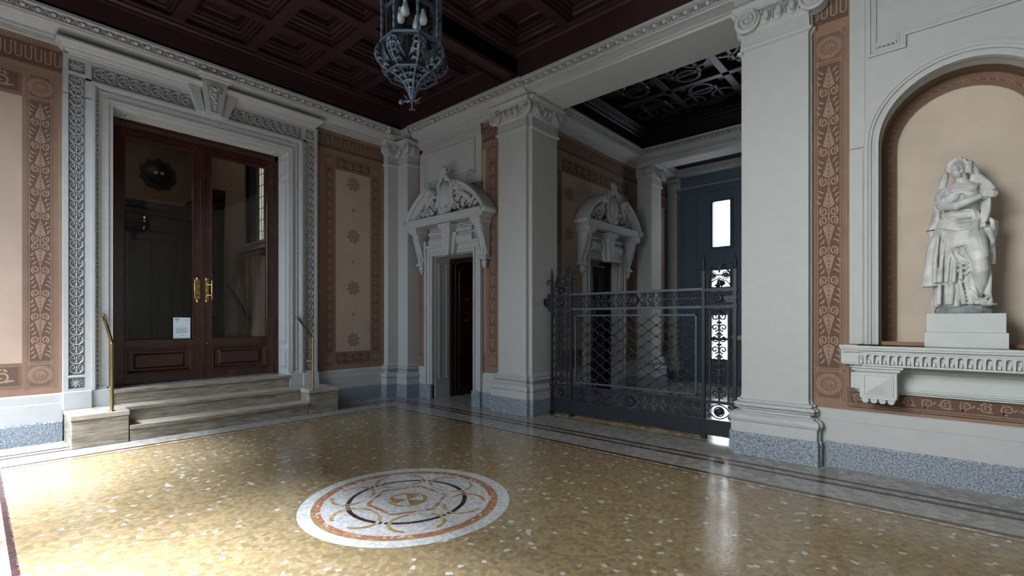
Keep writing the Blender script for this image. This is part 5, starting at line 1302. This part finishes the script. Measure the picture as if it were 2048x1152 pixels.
    # sash slung round the hips ------------------------------------------------
    for k in range(5):
        d = k*.022; tb([(-.178, 2.245-d*.3, .02), (-.12, 2.225-d, .10), (-.045, 2.185-d*1.25, .142), (.03, 2.195-d*1.1, .150), (.085, 2.26-d*.9, .125), (.115, 2.34-d*.6, .07)], [.010, .017, .019, .018, .017, .012], 8)
    tb([(-.13, 2.36, .04), (-.07, 2.378, .085), (.0, 2.383, .098), (.06, 2.375, .09), (.10, 2.36, .05)], [.010, .012, .012, .012, .010], 8)
    for k in range(4): tb([(.06+k*.012, 2.375, .085-k*.01), (.085+k*.010, 2.29, .10-k*.012), (.075+k*.014, 2.20, .12-k*.014)], [.010, .013, .008], 8)
    for k in range(3): tb([(-.10, 2.35-k*.02, .07), (-.03, 2.31-k*.03, .115), (.05, 2.315-k*.035, .115)], [.006, .011, .008], 8)
    # bodice neckline and folds
    tb([(-.105, 2.60, .03), (-.06, 2.565, .085), (.0, 2.552, .105), (.06, 2.575, .09), (.11, 2.60, .03)], [.010, .012, .012, .012, .010], 8)
    for k in range(3): tb([(-.05+k*.03, 2.545-k*.02, .108), (.02+k*.02, 2.535-k*.008, .115), (.09, 2.58-k*.012, .075)], [.007, .010, .008], 8)
    # neck, head ------------------------------------------------------------------
    tb([(.006, 2.60, -.01), (.0, 2.66, .0), (-.012, 2.70, .012)], [.050, .040, .040], 14)
    hx, hv, hw_ = -.028, 2.752, .022
    el(hx, hv, hw_, .054, .074, .062, 24); el(hx-.006, hv-.030, hw_+.012, .040, .048, .050, 20)
    def fc(du, dv): a = -.16; return hx+du*math.cos(a)+dv*math.sin(a)*-1*-1, hv+dv*math.cos(a)+du*math.sin(a)*-1*-1
    def fe(du, dv, dw, a, b, c, s=10): x, y = fc(du, dv); el(x, y, hw_+dw, a, b, c, s)
    fe(0, -.068, .048, .018, .014, .018)                                   # chin
    for s in (-1, 1):
        fe(s*.024, -.026, .046, .017, .018, .018); fe(s*.020, .004, .054, .010, .006, .008)   # cheek, eye
        x, y = fc(s*.006, .018); x2, y2 = fc(s*.036, .014); tb([(x, y, hw_+.062), ((x+x2)/2, (y+y2)/2+.004, hw_+.061), (x2, y2, hw_+.048)], [.005, .006, .004], 6)
    x, y = fc(0, .014); x2, y2 = fc(0, -.022); tb([(x, y, hw_+.060), (x2, y2, hw_+.076)], [.006, .009], 8)
    fe(0, -.026, .070, .010, .007, .008)
    x, y = fc(-.014, -.042); x2, y2 = fc(.014, -.042); xm, ym = fc(0, -.040); tb([(x, y, hw_+.054), (xm, ym, hw_+.062), (x2, y2, hw_+.054)], [.003, .006, .003], 6)
    xm, ym = fc(0, -.050); tb([(x+.003, y-.008, hw_+.052), (xm, ym, hw_+.058), (x2-.003, y2-.008, hw_+.052)], [.003, .006, .003], 6)
    # waving hair round the face
    for k in range(9):
        g = math.radians(200-k*27); r_ = .057
        x, y = hx+r_*math.cos(g)*.95, hv+.018+r_*math.sin(g)*1.0
        tb([(x, y, hw_+.012), (x+.016*math.cos(g+1), y+.014*math.sin(g+1), hw_+.026), (x+.018*math.cos(g), y+.018*math.sin(g)-.004, hw_-.01)], [.013, .015, .011], 8)
    for k in range(4): tb([(hx+.046, hv+.040-k*.024, hw_+.02), (hx+.078, hv+.044-k*.026, hw_+.012), (hx+.092, hv+.020-k*.026, hw_-.01)], [.013, .016, .010], 8)
    # veil: from the crown over the shoulder to the hand on the right
    el(hx+.008, hv+.040, hw_-.025, .068, .064, .062, 20)
    for k in range(6):
        tb([(hx+.015+k*.006, hv+.092-k*.006, hw_-.02), (hx+.088+k*.003, hv+.040-k*.016, -.015), (hx+.125-k*.006, hv-.06-k*.012, -.02), (.160-k*.012, 2.60-k*.010, .01), (.198-k*.010, 2.535-k*.006, .04)],
           [.018, .024, .024, .024, .016], 8)
    for k in range(4): tb([(hx-.055, hv+.06-k*.01, -.01), (-.105-k*.004, 2.70, -.03), (-.125-k*.006, 2.60-k*.01, -.03), (-.135-k*.010, 2.50, -.03)], [.014, .022, .024, .02], 8)
    # arm across the body --------------------------------------------------------
    tb([(-.105, 2.585, .0), (-.130, 2.53, .02), (-.112, 2.45, .07), (-.085, 2.425, .105)], [.040, .047, .042, .038], 14)
    tb([(-.095, 2.43, .095), (-.04, 2.415, .145), (.04, 2.445, .160), (.115, 2.478, .145)], [.038, .038, .031, .023], 14)
    for k in range(4): tb([(-.150+k*.012, 2.545-k*.022, .045), (-.118, 2.500-k*.018, .098), (-.070-k*.004, 2.505-k*.022, .09)], [.008, .015, .008], 8)
    tb([(-.160, 2.47, .03), (-.145, 2.435, .07), (-.11, 2.40, .095)], [.016, .022, .014], 8)
    # hand with five fingers closing on the cloth
    el(.140, 2.484, .140, .030, .024, .016, 12)
    for k in range(4):
        z = 2.503-k*.013; L_ = (.046, .052, .048, .038)[k]
        tb([(.158, z, .143), (.158+L_*.55, z+.003-.002*k, .146), (.158+L_, z-.004, .130), (.158+L_*.95, z-.008, .116)], [.0085, .0082, .0075, .006], 8)
    tb([(.128, 2.502, .142), (.150, 2.520, .148), (.172, 2.522, .142)], [.010, .009, .007], 8)
    # cloth gathered in the other hand, falling on the right
    tb([(.135, 2.56, -.02), (.150, 2.44, -.01), (.150, 2.33, .03), (.125, 2.26, .07)], [.040, .036, .030, .022], 12)
    el(.118, 2.248, .085, .024, .020, .018, 10)
    for k in range(4): tb([(.108+k*.009, 2.250+.003*k, .102), (.104+k*.012, 2.232, .106), (.108+k*.012, 2.220, .094)], [.007, .0065, .005], 6)
    tb([(.13, 2.262, .09), (.145, 2.275, .10)], [.008, .006], 6)
    for k in range(5):
        tb([(.165-k*.010, 2.46, .11-k*.014), (.160-k*.008, 2.36, .10), (.140-k*.006, 2.27, .09)], [.010, .015, .012], 8)
        tb([(.130+k*.006, 2.25, .07-k*.012), (.165+k*.008, 2.20-k*.008, .06-k*.012), (.185, 2.10, .04-k*.008), (.150+k*.010, 2.00, .03), (.168+k*.006, 1.93-k*.004, .03)], [.014, .024, .020, .018, .014], 8)
    for k in range(5): tb([(.150+k*.011, 2.32-.01*k, .05-k*.010), (.185+k*.006, 2.27, .06-k*.012), (.190+k*.004, 2.20, .05-k*.010), (.160+k*.008, 2.13, .04)], [.010, .018, .018, .010], 8)
    # cloth falling on the left
    for k in range(5): tb([(-.135-k*.006, 2.50, -.03), (-.155-k*.006, 2.36, -.02-k*.01), (-.180-k*.006, 2.24, -.02), (-.188+k*.004, 2.15-k*.01, -.02)], [.014, .02, .022, .012], 8)
    o = m.build('figure', 'marble', t)
    r = o.modifiers.new('remesh', 'REMESH'); r.mode = 'VOXEL'; r.voxel_size = .0046; r.use_smooth_shade = True
    s_ = o.modifiers.new('smooth', 'SMOOTH'); s_.factor = .5; s_.iterations = 1
    m = MB(); rnd = random.Random(5)
    P = [(u0+(.185*math.cos(2*PI*i/26))*(1+rnd.uniform(-.05, .05))+.01, (.135*math.sin(2*PI*i/26))*(1+rnd.uniform(-.05, .05))) for i in range(26)]
    vs = []
    for h, k in ((1.506, 1.0), (1.53, 1.04), (1.55, .99), (1.570, 1.0), (1.578, .94)): vs += [F.pt(u0+(a-u0)*k, h+rnd.uniform(-.003, .003)*(h > 1.51), b*k) for a, b in P]
    m.add(vs, [(i*26+j, i*26+(j+1) % 26, (i+1)*26+(j+1) % 26, (i+1)*26+j) for i in range(4) for j in range(26)]+[list(range(104, 130)), list(range(25, -1, -1))])
    m.build('rocky_base', 'rock', t)
    m = MB(); m.tube([q(-.23, 2.235, .05), q(-.19, 2.243, .045), q(-.15, 2.245, .03)], [.003, .005, .005], 6); m.build('metal_pin', 'iron', t)
statue()
